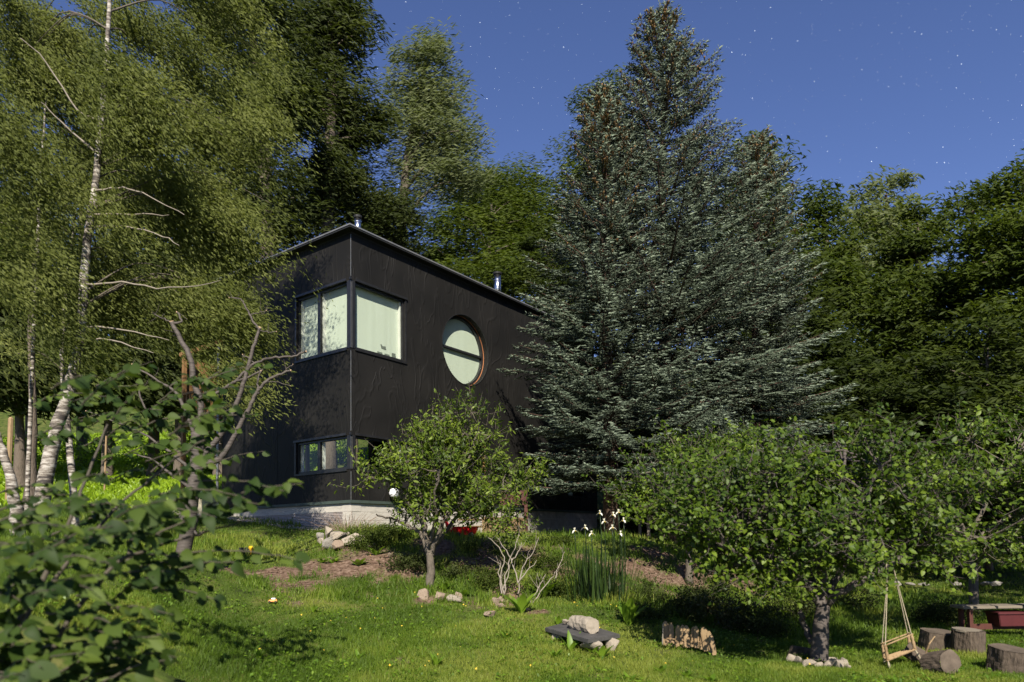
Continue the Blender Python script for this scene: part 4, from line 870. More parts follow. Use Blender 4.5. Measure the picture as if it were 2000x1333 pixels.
orchard('pear_tree', 'small round pear tree with a slender trunk on the bank before the house', 'tree', None, pbs, [at(842, 1110, d), at(838, 1080, d)], .075,
  [([at(838, 1085, d), at(822, 1040, d+.1), at(800, 1030, d+.2), at(770, 1015, d+.3), at(735, 1005, d+.1)], .04, .012), ([at(838, 1080, d), at(830, 1030, d), at(826, 980, d), at(815, 930, d), at(835, 850, d)], .045, .012),
   ([at(842, 1080, d), at(858, 1040, d-.1), at(880, 990, d-.2), at(905, 930, d-.2), at(935, 830, d)], .045, .012), ([at(842, 1085, d), at(875, 1030, d+.2), at(920, 990, d+.2), at(980, 1000, d+.1), at(1010, 1010, d)], .04, .01),
   ([at(838, 1070, d), at(850, 1020, d-.3), at(850, 970, d-.6), at(860, 920, d-.8)], .035, .01), ([at(838, 1070, d), at(850, 1020, d+.3), at(880, 960, d+.7), at(900, 900, d+.9)], .035, .01), ([at(826, 1030, d), at(785, 960, d), at(745, 925, d)], .025, .008), ([at(880, 990, d), at(950, 930, d), at(995, 920, d)], .022, .008)],
  [pe(830, 930, d, 85, 75, .8), pe(920, 930, d, 95, 80, .9), pe(860, 860, d, 55, 50, .5), pe(925, 850, d, 40, 55, .4), pe(765, 915, d, 42, 22, .4), pe(980, 960, d, 55, 55, .6), pe(870, 990, d, 110, 38, .8), pe(980, 1020, d, 45, 25, .4), pe(945, 810, d, 14, 30, .12), pe(822, 825, d, 12, 26, .12), pe(880, 830, d, 14, 30, .12), pe(1005, 930, d, 30, 40, .3), pe(725, 940, d, 14, 16, .2)],
  900, 16, .088, .36, M['l_pear'], M['barkpear'], 5, .75, 300)
qb = gp(1600, 1298, 8.2); d = 8.2
orchard('plum_tree', 'stout orchard tree in the right foreground, stones around its trunk, swing on its branch', 'tree', None, qb, [at(1602, 1250, d), at(1605, 1210, d), at(1608, 1185, d)], .105,
  [([at(1606, 1195, d), at(1590, 1165, d), at(1560, 1130, d-.2), at(1510, 1080, d-.3), at(1450, 1030, d-.4)], .06, .018), ([at(1608, 1185, d), at(1640, 1160, d-.1), at(1690, 1130, d-.2), at(1740, 1104, d-.2), at(1800, 1060, d-.1), at(1870, 1010, d)], .05, .02),
   ([at(1606, 1190, d), at(1605, 1130, d+.1), at(1620, 1060, d+.1), at(1640, 980, d), at(1650, 880, d)], .07, .02), ([at(1604, 1185, d), at(1580, 1120, d+.4), at(1560, 1020, d+.7), at(1520, 930, d+.8)], .055, .018),
   ([at(1610, 1170, d), at(1660, 1080, d+.5), at(1720, 990, d+.8), at(1790, 930, d+.9)], .05, .016), ([at(1560, 1130, d-.2), at(1480, 1100, d-.6), at(1400, 1060, d-.8)], .035, .012), ([at(1620, 1060, d), at(1690, 960, d-.5), at(1740, 900, d-.7)], .035, .012), ([at(1592, 1262, d), at(1575, 1230, d+.2), at(1560, 1195, d+.2)], .04, .03)],
  [pe(1620, 900, d, 130, 80, 1.2), pe(1480, 960, d, 130, 80, 1.1), pe(1400, 1020, d-.3, 110, 70, .8), pe(1540, 1050, d-.3, 150, 75, 1.), pe(1700, 980, d, 150, 90, 1.2), pe(1640, 1080, d-.5, 110, 50, .7), pe(1800, 1000, d, 110, 80, 1.), pe(1530, 1130, d-.5, 40, 26, .4), pe(1430, 1110, d-.4, 70, 30, .4), pe(1820, 1080, d-.2, 60, 30, .5), pe(1350, 960, d, 80, 50, .6)],
  1500, 15, .068, .62, M['l_orch'], M['barkcherry'], 6, .15, 300, .35)
sb = gp(1985, 1200, 9.6); d = 9.6
orchard('quince_tree', 'grey green wind-blown fruit tree at the right edge, above the bench', 'tree', None, gp(2060, 1200, 9.6), [at(2055, 1120, d), at(2040, 1060, d)], .10,
  [([at(2040, 1070, d), at(1990, 1000, d), at(1930, 950, d), at(1860, 900, d)], .05, .015), ([at(2040, 1065, d), at(2030, 960, d), at(1990, 880, d)], .05, .015), ([at(2045, 1080, d), at(1980, 1060, d-.3), at(1900, 1050, d-.5)], .04, .012)],
  [pe(1940, 930, d, 90, 80, 1.3), pe(1990, 960, 9.0, 90, 90, 1.1), pe(1880, 880, d, 60, 40, .5), pe(1960, 1010, d, 90, 70, .9), pe(1880, 1030, d, 80, 60, .8), pe(2040, 920, d, 100, 100, 1.), pe(1920, 1085, d, 60, 28, .5), pe(2200, 900, 9.4, 160, 150, 1.3), pe(2380, 860, 9.6, 170, 160, 1.3), pe(2120, 800, 9.8, 90, 80, .9)],  # last three crown regions lie out of view, added to shade the lawn
  950, 15, .082, .52, M['l_orch'], M['barkpear'], 7, .2, 200, .35, (.6, 0, .0))
d = 13.0
orchard('fruit_tree', 'dark fruit tree in the shade behind the bench, half hidden by the wind-blown one', 'tree', None, gp(1900, 1150, 13.0), [at(1900, 1100, d), at(1895, 1050, d)], .09,
  [([at(1895, 1060, d), at(1850, 980, d), at(1800, 920, d)], .05, .015), ([at(1895, 1055, d), at(1930, 970, d), at(1980, 900, d)], .05, .015), ([at(1895, 1060, d), at(1990, 1000, d), at(2120, 930, d)], .05, .015), ([at(2080, 1150, 12.5), at(2130, 1050, 12.5), at(2250, 900, 12)], .07, .02)],
  [pe(1820, 930, d, 90, 70, 1.2), pe(1920, 900, d, 90, 80, 1.2), pe(1780, 1000, d, 60, 50, .9), pe(2040, 880, 12.6, 90, 90, 1.2), pe(2200, 880, 12, 140, 110, 1.4), pe(2400, 830, 12, 150, 130, 1.5), pe(2300, 700, 13, 160, 100, 1.5), pe(1900, 1010, d, 90, 50, 1.0)],  # crowns past the right frame edge are unseen, added as lawn shade casters
  560, 15, .11, .58, M['l_orch'], M['barkpear'], 9, .2, 0, .4)
hb = gp(1330, 1110, 12.8); d = 13.0
orchard('apple_tree', 'leafy fruit tree between the irises and the stout orchard tree, under the spruce', 'tree', None, gp(1345, 1100, 13.0), [at(1345, 1060, d), at(1340, 1020, d)], .07,
  [([at(1340, 1030, d), at(1310, 960, d), at(1270, 900, d)], .04, .012), ([at(1340, 1030, d), at(1370, 960, d), at(1400, 890, d)], .04, .012), ([at(1340, 1030, d), at(1345, 960, d), at(1330, 880, d)], .04, .012), ([at(1340, 1030, d), at(1290, 1000, d), at(1240, 970, d)], .03, .01)],
  [pe(1300, 920, d, 80, 55, 1.), pe(1380, 930, d, 80, 65, 1.), pe(1330, 990, d, 90, 55, 1.), pe(1250, 960, d, 45, 60, .6), pe(1440, 890, d, 60, 50, .7), pe(1320, 870, d, 50, 30, .5)],
  560, 15, .078, .58, M['l_orch'], M['barkpear'], 8, .35, 200, .35)
# reddish shrub behind the picket fence
for i, (px, py, d, rx, ry, lab, mt) in enumerate([(1440, 1190, 10.4, 90, 45, 'low reddish leaved shrub behind the little picket fence', 'l_red'), (1340, 1185, 10.6, 60, 40, 'dark low shrub left of the reddish one behind the pickets', 'l_dark'), (1560, 1195, 11.5, 60, 50, 'dark shrub behind the stout orchard trunk', 'l_dark'),
   (740, 1045, 13.6, 60, 18, 'low green herb bush at the concrete corner above the rocks', 'l_mid'), (1055, 1110, 12.2, 55, 35, 'green leafy shrub on the bank behind the dead twigs', 'l_mid'), (935, 1085, 12.9, 60, 25, 'low green growth on the bank right of the pear trunk', 'l_mid'), (760, 1050, 13.2, 45, 22, 'green catmint tuft left of the pear tree in front of the concrete', 'l_mid'),
   (800, 1105, 12.0, 40, 22, 'dark leafy growth on the bank left of the pear trunk', 'l_dark'), (900, 1120, 11.8, 45, 26, 'dark green growth on the bank right behind the pear trunk', 'l_dark'), (960, 1140, 11.4, 35, 25, 'leafy growth left of the dead twigs', 'l_mid'),
   (1060, 1150, 11.3, 40, 30, 'leafy growth between the dead twigs and the irises', 'l_mid'), (1270, 1170, 11.4, 45, 40, 'dark shrub at the right flank of the irises', 'l_dark'), (1250, 1210, 10.2, 50, 26, 'dark shrub below the irises', 'l_dark'), (1380, 1165, 11.8, 60, 35, 'dark shrub on the red soil above the pickets', 'l_dark'),
   (1480, 1215, 10.2, 60, 30, 'low dark shrub between the pickets and the stout trunk', 'l_dark'), (720, 1060, 12.9, 35, 16, 'small green herb right beside the rock pile', 'l_mid'), (1660, 1175, 13, 60, 30, 'dark shrub in the shade right of the stout trunk', 'l_dark'), (1850, 1195, 11.5, 50, 26, 'dark shrub in the shade left of the bench', 'l_dark'),
   (1080, 1060, 13.8, 60, 16, 'low hedge of herbs at the top of the bank before the block wall', 'l_mid')]):
    c_ = at(px, py, d); b0 = np.array([c_[0], c_[1], min(H(c_[0], c_[1]), c_[2])]); make_tree('low_shrub', lab, 'shrub', 'low shrubs on the bank', [b0, (b0+c_)/2, c_], .02, [pe(px, py, d, rx, ry, .45)], 40, .17, 75, .045, .5, M[mt], M['bark'], 200+i, None, 0, .8, 16, .2, tside=5)

# ------------------------------------------------------------------ lawn grass
rng = np.random.default_rng(77)
def grass_patch(n, ymin, ymax, lo, hi, wd, seed, keep=lambda x, y: np.ones(len(x), bool), clump=1.):
    rng = np.random.default_rng(seed); u = rng.uniform(0, 1, n); y = 1/(1/ymin+(1/ymax-1/ymin)*u)
    x = rng.uniform(-.80, .80, n)*y + rng.normal(0, .02, n)
    k = ~inhouse(x, y, .02) & keep(x, y); x = x[k]; y = y[k]
    s = soil(x, y); k = rng.uniform(size=len(x)) > s*1.05-.02; x = x[k]; y = y[k]; s = s[k]
    z = Hs(x, y); n = len(x)
    ln = rng.uniform(lo, hi, n)*(.25+1.6*fbm(x*1.6, y*1.6, 5)**1.2)*(1-.4*s); az = rng.uniform(0, 6.283, n); le = rng.uniform(.15, .75, n)
    dv = np.stack([np.cos(az)*le, np.sin(az)*le, np.ones(n)], 1); dv /= np.linalg.norm(dv, axis=1, keepdims=True)
    a2 = rng.uniform(0, 6.283, n); sd = np.stack([np.cos(a2), np.sin(a2), np.zeros(n)], 1); B = np.stack([x, y, z-.008], 1); w_ = (wd*rng.uniform(.7, 1.3, n)*np.clip(y/8, .8, 2))[:, None]
    T_ = B+dv*ln[:, None]; v = np.stack([B-sd*w_, B+sd*w_, T_], 1).reshape(-1, 3)
    t_ = np.clip((fbm(x*.7, y*.9, 15)-.47)*2.6+.42+(fbm(x*3, y*3, 16)-.47)*1.0+rng.normal(0, .2, n)+s*.25, 0, 1)
    return v, np.arange(3*n).reshape(-1, 3), np.repeat(t_, 3)
v, f, t_ = grass_patch(480000, 6.6, 24, .035, .085, .0045, 1)
g = link('grass', npmesh('grass', v, f, M['grass'], t_)); tag(g, 'short moonlit green lawn grass covering the slope', 'grass', kind='stuff')
def bankmask(x, y): return (fbm(x*1.1, y*1.1, 40) > .44) & (y > 10.3)
v, f, t_ = grass_patch(90000, 9.8, 24, .09, .22, .007, 2, bankmask)
g = link('tall_grass', npmesh('tall_grass', v, f, M['grass'], t_)); tag(g, 'longer tufts of grass on the bank and at the foot of the house', 'grass', kind='stuff')
def meadow_patch(n, seed):
    rng = np.random.default_rng(seed); y = rng.uniform(19, 62, n); x = -y*rng.uniform(.28, .86, n); k = ~inhouse(x, y, .3); x = x[k]; y = y[k]; n = len(x); z = Hs(x, y)
    D = rnd_unit(n, rng)*.5+np.array([0, 0, .7]); D /= np.linalg.norm(D, axis=1, keepdims=True); Nn = rnd_unit(n, rng)+np.array([0, -.8, .4]); Nn /= np.linalg.norm(Nn, axis=1, keepdims=True)
    return leaves(np.stack([x, y, z+.12], 1), D, Nn, .010*y, .35, rng), rng.uniform(0, 1, n)
(v, f), t_ = meadow_patch(45000, 4)
g = link('meadow_grass', npmesh('meadow_grass', v, f, M['l_meadow'], np.repeat(t_, 4))); tag(g, 'bright yellow green meadow growth on the slope beyond the birches', 'grass', kind='stuff')
# scattered clover / weeds leaflets in the lawn
rng = np.random.default_rng(90); n = 26000; u = rng.uniform(0, 1, n); y = 1/(1/6.6+(1/16.-1/6.6)*u); x = rng.uniform(-.8, .8, n)*y; k = (fbm(x*1.7, y*1.7, 60) > .5) & ~inhouse(x, y, .02); x = x[k]; y = y[k]
C = np.stack([x, y, Hs(x, y)+rng.uniform(.01, .07, len(x))], 1); D = rnd_unit(len(x), rng)*np.array([1, 1, .5]); D /= np.linalg.norm(D, axis=1, keepdims=True); Nn = rnd_unit(len(x), rng)*.5+np.array([0, 0, 1]); Nn /= np.linalg.norm(Nn, axis=1, keepdims=True)
v, f = leaves(C, D, Nn, np.full(len(x), .05), .5, rng); g = link('weeds', npmesh('weeds', v, f, M['weed'], np.repeat(rng.uniform(0, 1, len(x)), 4))); tag(g, 'small broad-leaved weeds scattered through the lawn', 'weeds', kind='stuff')
# tiny yellow flowers
C = []; 
for k in range(90):
    yy = rng.uniform(7.5, 12.5); xx = rng.uniform(-3, 3.5); C.append((xx, yy, H(xx, yy)+.07))
C = np.array(C); D = rnd_unit(len(C), rng); v, f = leaves(C, D, np.tile([0, -.5, .8], (len(C), 1)), np.full(len(C), .022), .9, rng); g = link('buttercups', npmesh('buttercups', v, f, M['petaly'], np.repeat(rng.uniform(0, 1, len(C)), 4))); tag(g, 'tiny yellow flowers dotted over the lawn', 'flowers', kind='stuff')

# ------------------------------------------------------------------ broad-leaved plants on the lawn
pw = [leaf_mesh('dock_leaf', M['weed'], t_, 1, wd_, c_, .25, i+3, .08) for i, (t_, wd_, c_) in enumerate([(.3, .34, .5), (.6, .28, .35), (.9, .38, .25)])]
def dock(px, py, d, h, n, lab, up=1.0, seed=0, grp='broad-leaved plants on the lawn'):
    rr_ = np.random.default_rng(seed); p = gp(px, py, d); root = empty('dock_plant', p, 0, lab, 'plant', grp)
    for k in range(n):
        az = k*2.4+rr_.normal(0, .3); D = np.array([math.cos(az)*.7, math.sin(az)*.7, up*rr_.uniform(.6, 1.3)]); Nn = np.array([-math.cos(az), -math.sin(az), .9])
        o = link('leaf', pw[k % 3], root); o.rotation_mode = 'QUATERNION'; o.rotation_quaternion = frame_quat(D, Nn); s = h*rr_.uniform(.65, 1.1); o.scale = (s, s, s)
for i, (px, py, d, h, n, up, lab) in enumerate([
   (852, 1292, 7.75, .17, 7, 2.0, 'upright bright weed in the lawn straight below the pear tree'), (700, 1285, 7.9, .13, 5, 2.0, 'small upright weed in the lawn, left of the one below the pear tree'),
   (612, 1195, 9.6, .13, 4, 1.8, 'pair-leaved small weed in the lawn right of the orange toy'), (925, 1250, 8.6, .10, 7, 1.0, 'flat small weed in the lawn between the pear tree and the black slab'),
   (990, 1250, 8.6, .15, 8, 1.5, 'bushy weed left of the black slab'), (1085, 1275, 8.0, .16, 9, 1.4, 'weed growing at the left foot of the black slab'), (1115, 1250, 8.2, .26, 5, 3.0, 'tall horseradish leaf standing in front of the black slab'),
   (1160, 1262, 8.1, .18, 6, 1.2, 'dark lobed weed leaning on the front edge of the black slab'), (1175, 1272, 7.95, .2, 6, 2.0, 'bright weed against the white slab support'), (1090, 1210, 9.3, .16, 5, 1.8, 'small upright weed behind the black slab'),
   (1018, 1200, 9.9, .42, 10, 1.8, 'large rhubarb-like plant at the foot of the dead twigs'), (1062, 1160, 11.0, .36, 9, 1.3, 'leafy plant right of the dead twigs on the bank'), (1228, 1220, 9.6, .42, 9, 2.2, 'tall broad-leaved dock at the foot of the iris clump'),
   (650, 1100, 12.2, .22, 9, .7, 'yellow green dandelion rosette below the rock pile'), (700, 1100, 12.0, .24, 9, .7, 'green rosette on the bare soil right below the rock pile'), (735, 1085, 12.4, .24, 8, .8, 'green rosette on the bank between rock pile and pear tree'), (628, 1095, 12.3, .18, 7, .7, 'pale rosette left of the others under the rock pile'),
   (900, 1168, 10.8, .22, 10, .8, 'glossy rosette among the edging stones right of the pear trunk'), (868, 1150, 11.1, .22, 8, 1.0, 'leafy tuft at the foot of the pear trunk'),
   (1290, 1300, 7.5, .13, 7, .9, 'flat weed in the lawn below the picket fence'), (1340, 1310, 7.35, .13, 7, .9, 'flat weed in the lawn right of the first one below the pickets'), (1230, 1320, 7.2, .14, 7, .9, 'low weed near the bottom edge under the black slab'), (1390, 1325, 7.1, .14, 8, .8, 'low weed at the bottom edge below the right end of the pickets'),
   (1110, 1300, 7.6, .12, 6, 1.2, 'small weed in the lawn below the left corner of the slab'), (505, 1290, 7.6, .13, 5, 1.6, 'small weed in the shaded lawn at the lower left'), (560, 1300, 7.5, .13, 5, 1.4, 'small weed right of the shaded one at the lower left'), (1470, 1290, 7.8, .12, 6, 1.0, 'small weed between pickets and the orchard trunk'), (1750, 1330, 7.0, .12, 7, 1.2, 'small weed in the grass below the swing')]):
    dock(px, py, d, h, n, lab, up, 300+i)

# ------------------------------------------------------------------ iris clump
ib = gp(1170, 1180, 11.0); iris = empty('iris_clump', ib, 0, 'tall iris clump with white and yellow flowers on dark sword leaves', 'irises')
ri = np.random.default_rng(8)
def blade(mb_v, base, tip, w_, bend):
    pts = smooth_path([base, (base+tip)/2+np.array([0, 0, bend]), tip], 3); out = []
    return pts
bl = []
for k in range(270):
    px = 1168+ri.normal(0, 33); bx_ = at(px, 1180, 11.0+ri.uniform(-.35, .45)); g0 = np.array([bx_[0], bx_[1], H(bx_[0], bx_[1])]); h_ = ri.uniform(.35, .9)*(1.05-.0*abs(px-1170)/70)
    le = (px-1168)/60*.42+ri.normal(0, .2); bl.append((g0, g0+np.array([le*h_, ri.normal(0, .1)*h_, h_]), ri.uniform(.010, .017)))
def blade_mesh(seed, bend):
    n_ = 5; vs = []
    for i in range(n_+1):
        s = i/n_; w_ = .5*(1-s**2.2)+.02; vs += [(-w_, bend*s*s*s, s), (w_, bend*s*s*s, s)]
    return npmesh('iris_blade', np.array(vs), np.array([(2*i, 2*i+1, 2*i+3, 2*i+2) for i in range(n_)]), M['iris'], np.full(2*n_+2, seed), True)
bms = [blade_mesh(t_, b_) for t_, b_ in ((.1, .12), (.4, .05), (.7, .2), (.95, .1))]
for k, (a, b_, w_) in enumerate(bl):
    o = link('leaf', bms[k % 4], iris); o.location = V3(a-ib); dv = V3(b_-a); o.rotation_mode = 'QUATERNION'; q = dv.to_track_quat('Z', 'Y'); o.rotation_quaternion = q; o.scale = (w_*2, dv.length, dv.length)
petals = [leaf_mesh('petal', M['petal'], .3, 1, .5, .9, -.3, 1), leaf_mesh('petal', M['petal'], .8, 1, .42, -.4, .3, 2), leaf_mesh('petal', M['petaly'], .5, 1, .5, .5, -.3, 3)]
for k, (px, py, dd) in enumerate([(1122, 1036, 10.9), (1143, 1030, 10.9), (1155, 1042, 10.85), (1172, 1002, 11.1), (1180, 1018, 11.1), (1198, 1005, 11.1), (1208, 1000, 11.15), (1218, 1016, 11.1), (1196, 1030, 11.0), (1212, 1042, 11.0)]):
    p = at(px, py, dd); g0 = np.array([p[0]*.98+.02, p[1], H(p[0], p[1])]); st_ = MB(); q = smooth_path([g0, (g0+p)/2+np.array([.02, 0, 0]), p-np.array([0, 0, .03])], 3)
    s_ = st_.tube([a-ib for a in q], [.008]*len(q), 5).build('flower_stem', M['iris'], iris, True)
    fl = empty('flower', (0, 0, 0)); fl.parent = iris; fl.location = V3(p-ib)
    for j in range(9):
        az = j*2.094+(j//3)*.7+k; ty = j//3; el = (.15, .85, -.1)[ty]; D = np.array([math.cos(az)*math.cos(el), math.sin(az)*math.cos(el), math.sin(el)]); o = link('petal', petals[(0, 1, 2)[ty]], fl); o.rotation_mode = 'QUATERNION'; o.rotation_quaternion = frame_quat(D, (0, 0, 1) if ty != 1 else (-math.cos(az), -math.sin(az), .3)); s = (.068, .048, .036)[ty]; o.scale = (s, s, s)
# ------------------------------------------------------------------ dead twigs
db = gp(1000, 1180, 10.6); dead = empty('dead_bush', db, 0, 'leafless pale grey twiggy bush on the bank left of the irises', 'bush'); mb = MB(); rd_ = np.random.default_rng(3)
for l in [[(985, 1160), (990, 1110), (1005, 1070), (1015, 1045)], [(985, 1165), (978, 1130), (985, 1090), (960, 1055), (950, 1048)], [(1012, 1160), (1020, 1110), (1040, 1080), (1052, 1050)], [(1012, 1140), (1000, 1100), (985, 1070), (970, 1050)], [(1040, 1180), (1060, 1150), (1080, 1125), (1092, 1113)], [(1040, 1170), (1055, 1140), (1065, 1122)], [(1012, 1138), (1030, 1115), (1048, 1095)], [(980, 1160), (975, 1120), (978, 1100)], [(1000, 1095), (1012, 1080), (1018, 1060)], [(1085, 1130), (1090, 1110), (1103, 1078)], [(984, 1150), (992, 1128), (995, 1105)]]:
    q = smooth_path([at(a, b_, 10.7+.1*i) for i, (a, b_) in enumerate(l)], 4, .008, rd_); mb.tube([a-db for a in q], list(np.linspace(.011, .004, len(q))), 6, False)
    for k in range(3):
        j = rd_.integers(3, len(q)-1); e = q[j]+np.array([rd_.normal(0, .1), rd_.normal(0, .06), rd_.uniform(.05, .22)]); mb.tube([q[j]-db, (q[j]+e)/2-db+rd_.normal(0, .01, 3), e-db], [.004, .003, .002], 4, False)
mb.build('twigs', M['twig'], dead, True)
# dry brush at the corner of the house
bb = gp(680, 1030, 14.6); o = empty('dry_brush', bb, 0, 'dry brown twig tuft at the concrete corner of the house', 'bush'); mb = MB()
for k in range(90):
    a = rd_.normal(0, .18); e = np.array([a*2+rd_.normal(0, .12), rd_.normal(0, .2), rd_.uniform(.12, .42)]); s = np.array([a, rd_.normal(0, .08), 0]); mb.tube([s, (s+e)/2+np.array([0, 0, .05]), e], [.004, .003, .0015], 4, False)
mb.build('twigs', surf('dry', [(.16, .11, .08), (.24, .17, .13)], 9), o, False)

# ------------------------------------------------------------------ rocks
def rock_mesh(seed, mat, cuts=11, sub=3):
    rr_ = random.Random(seed); bm = bmesh.new()
    for _ in range(15):
        v = Vector((rr_.gauss(0, 1), rr_.gauss(0, 1), rr_.gauss(0, 1))).normalized()*rr_.uniform(.72, 1.0); bm.verts.new(v)
    q = bmesh.ops.convex_hull(bm, input=list(bm.verts)); bmesh.ops.delete(bm, geom=[e for e in q['geom_interior'] if isinstance(e, bmesh.types.BMVert)], context='VERTS')
    bmesh.ops.bevel(bm, geom=list(bm.edges), offset=.06, segments=2, affect='EDGES', clamp_overlap=True)
    bmesh.ops.subdivide_edges(bm, edges=[e for e in bm.edges if e.calc_length() > .35], cuts=2, use_grid_fill=True)
    for v in bm.verts: v.co *= 1+rr_.uniform(-.02, .02)
    me = bpy.data.meshes.new('rock'); bm.to_mesh(me); bm.free(); me.materials.append(mat); return me
def old_rock_mesh(seed, mat, cuts=11, sub=3):
    rr_ = random.Random(seed); bm = bmesh.new(); bmesh.ops.create_icosphere(bm, subdivisions=sub, radius=1)
    pl = [(Vector((rr_.gauss(0, 1), rr_.gauss(0, 1), rr_.gauss(0, 1))).normalized(), rr_.uniform(.45, .85)) for _ in range(cuts)]
    for v in bm.verts:
        for n_, c_ in pl:
            q = v.co.dot(n_)
            if q > c_: v.co -= n_*(q-c_)*.93
        v.co *= 1+rr_.uniform(-.018, .018)
    me = bpy.data.meshes.new('rock'); bm.to_mesh(me); bm.free(); me.materials.append(mat); return me
def rock(px, py, d, w_, h, lab, cat='rock', grp=None, seed=0, mat='rock', dy=None, rot=0, z=None, name='rock', tilt=0):
    p = gp(px, py, d); me = rock_mesh(seed, M[mat]); o = link(name, me); k = d/F
    o.scale = (w_*k/1.45, (dy or w_*k*.8)/1.45, h*k/1.45); o.rotation_euler = (0, tilt, rot)
    q = at(px, py, d); o.location = V3((q[0], q[1], max(q[2], p[2]+h*k*.28))); tag(o, lab, cat, grp); return o
G = 'pale rocks piled on the lawn below the house corner'
for i, (px, py, d, w_, h, lab, mt) in enumerate([
  (693, 1053, 13.0, 38, 30, 'largest pale flat-faced rock at the right end of the pile', 'limestone'), (660, 1048, 13.2, 32, 24, 'blocky pale rock in the middle of the pile', 'limestone'), (677, 1046, 13.4, 20, 18, 'rock wedged behind between the two largest in the pile', 'limestone'),
  (642, 1040, 13.5, 19, 22, 'small upright rock topping the left side of the pile', 'limestone'), (625, 1047, 13.6, 16, 14, 'small rock at the far left end of the pile', 'rockgrey'), (643, 1062, 12.9, 24, 26, 'greyish rock at the lower left of the pile', 'rockgrey'), (660, 1066, 12.9, 30, 18, 'low rock at the foot of the pile', 'rock'), (626, 1056, 13.3, 15, 12, 'tiny white rock in front of the far left one', 'limestone'), (648, 1050, 13.3, 12, 9, 'tiny pale rock filling the gap in the pile', 'limestone')]):
    rock(px, py, d, w_, h, lab, 'rock', G, 10+i, mt, rot=i*.8)
G = 'rocks edging the foot of the bank'
for i, (px, py, d, w_, h, lab, mt, tl) in enumerate([
  (828, 1167, 10.7, 22, 24, 'brownish upright rock below and left of the pear trunk', 'rock', .3), (860, 1174, 10.6, 28, 20, 'low brown rock just right of the pear trunk in the edging', 'rock', .2), (888, 1180, 10.5, 30, 20, 'pale pointed rock in the edging right of the pear tree', 'limestone', 0), (897, 1168, 10.6, 14, 24, 'narrow slab of rock standing on edge behind the pale pointed one', 'rock', .2),
  (968, 1182, 10.5, 20, 22, 'leaning rock left of the rhubarb plant', 'rock', .5), (980, 1178, 10.6, 16, 18, 'darker rock leaning against its neighbour near the rhubarb plant', 'rock', -.3), (957, 1208, 9.7, 26, 16, 'rounded brown rock lying alone on the lawn below the others', 'rock', 0), (1035, 1176, 10.7, 12, 12, 'small pale rock under the rhubarb leaves', 'limestone', 0), (980, 1190, 10.4, 16, 10, 'flat rock in front of the leaning pair', 'rock', 0),
  (730, 1075, 12.8, 22, 10, 'flat rock embedded in the bare soil right of the pile', 'rock', 0), (762, 1092, 12.4, 10, 8, 'small round stone on bare soil left of the pear tree', 'rock', 0), (979, 1078, 12.9, 10, 8, 'small pale stone high on the bank behind the dead twigs', 'limestone', 0), (1028, 1190, 10.1, 14, 8, 'flat small stone under the rhubarb plant stalks', 'limestone', 0)]):
    rock(px, py, d, w_, h, lab, 'rock', G, 40+i, mt, rot=i*1.1, tilt=tl)
G = 'stones ringed around the orchard trunk'
for i, (px, py, d, w_, h, lab) in enumerate([(1546, 1293, 8.3, 18, 16, 'leftmost small stone of the ring'), (1562, 1297, 8.15, 26, 18, 'second stone of the ring from the left, rounded and pale'), (1583, 1298, 8.0, 26, 18, 'pale stone of the ring left of the trunk foot'), (1600, 1303, 7.95, 20, 13, 'low stone of the ring in front of the trunk'), (1616, 1300, 7.95, 18, 15, 'small stone of the ring just right of the trunk'),
   (1632, 1303, 7.95, 34, 22, 'largest stone of the ring, right of the trunk'), (1648, 1299, 8.1, 20, 20, 'pale upright stone at the right end of the ring'), (1618, 1293, 8.35, 28, 16, 'stone of the ring behind the right side of the trunk'), (1572, 1305, 7.9, 12, 9, 'tiny stone in front of the left part of the ring'), (1655, 1308, 7.9, 14, 10, 'tiny stone beyond the right end of the ring')]):
    rock(px, py, d, w_, h, lab, 'stone', G, 70+i, 'limestone', rot=i*1.3, name='stone')
# gravel strip
rg_ = np.random.default_rng(12); vs = []; fs = []; ico = bmesh.new(); bmesh.ops.create_icosphere(ico, subdivisions=1, radius=1); iv = np.array([v.co[:] for v in ico.verts]); jf = np.array([[v.index for v in f.verts] for f in ico.faces]); ico.free()
def pebbles(name, pts, sizes, mat, label, seed):
    r_ = np.random.default_rng(seed); n = len(pts); sc = sizes[:, None]*r_.uniform(.6, 1.3, (n, 3))*np.array([1, 1, .6])
    v = (iv[None]*(1+r_.normal(0, .12, (n, len(iv), 1))))*sc[:, None, :]+pts[:, None, :]; f = jf[None]+(np.arange(n)*len(iv))[:, None, None]
    o = link(name, npmesh(name, v.reshape(-1, 3), f.reshape(-1, 3), mat)); tag(o, label, 'gravel', kind='stuff')
n = 2200; ty = rg_.uniform(.2, 9, n); tx = -rg_.uniform(.05, .75, n)*(1.0+.25*(ty > 5)); q = HB[None]+U*tx[:, None]+Vv*ty[:, None]; q[:, 2] = Hs(q[:, 0], q[:, 1])+.012
pebbles('gravel', q, rg_.uniform(.012, .04, n), M['gravel'], 'strip of pale gravel along the corrugated base of the house', 1)
n = 2600; x = rg_.uniform(-6, 6, n*6); y = rg_.uniform(9.5, 16, n*6); s = soil(x, y); k = (rg_.uniform(size=len(x)) < s) & ~inhouse(x, y); x = x[k][:n]; y = y[k][:n]
pebbles('soil_crumbs', np.stack([x, y, Hs(x, y)+.004], 1), rg_.uniform(.006, .026, len(x)), M['dirt'], 'loose crumbs of soil and small stones on the bare patches', 2)

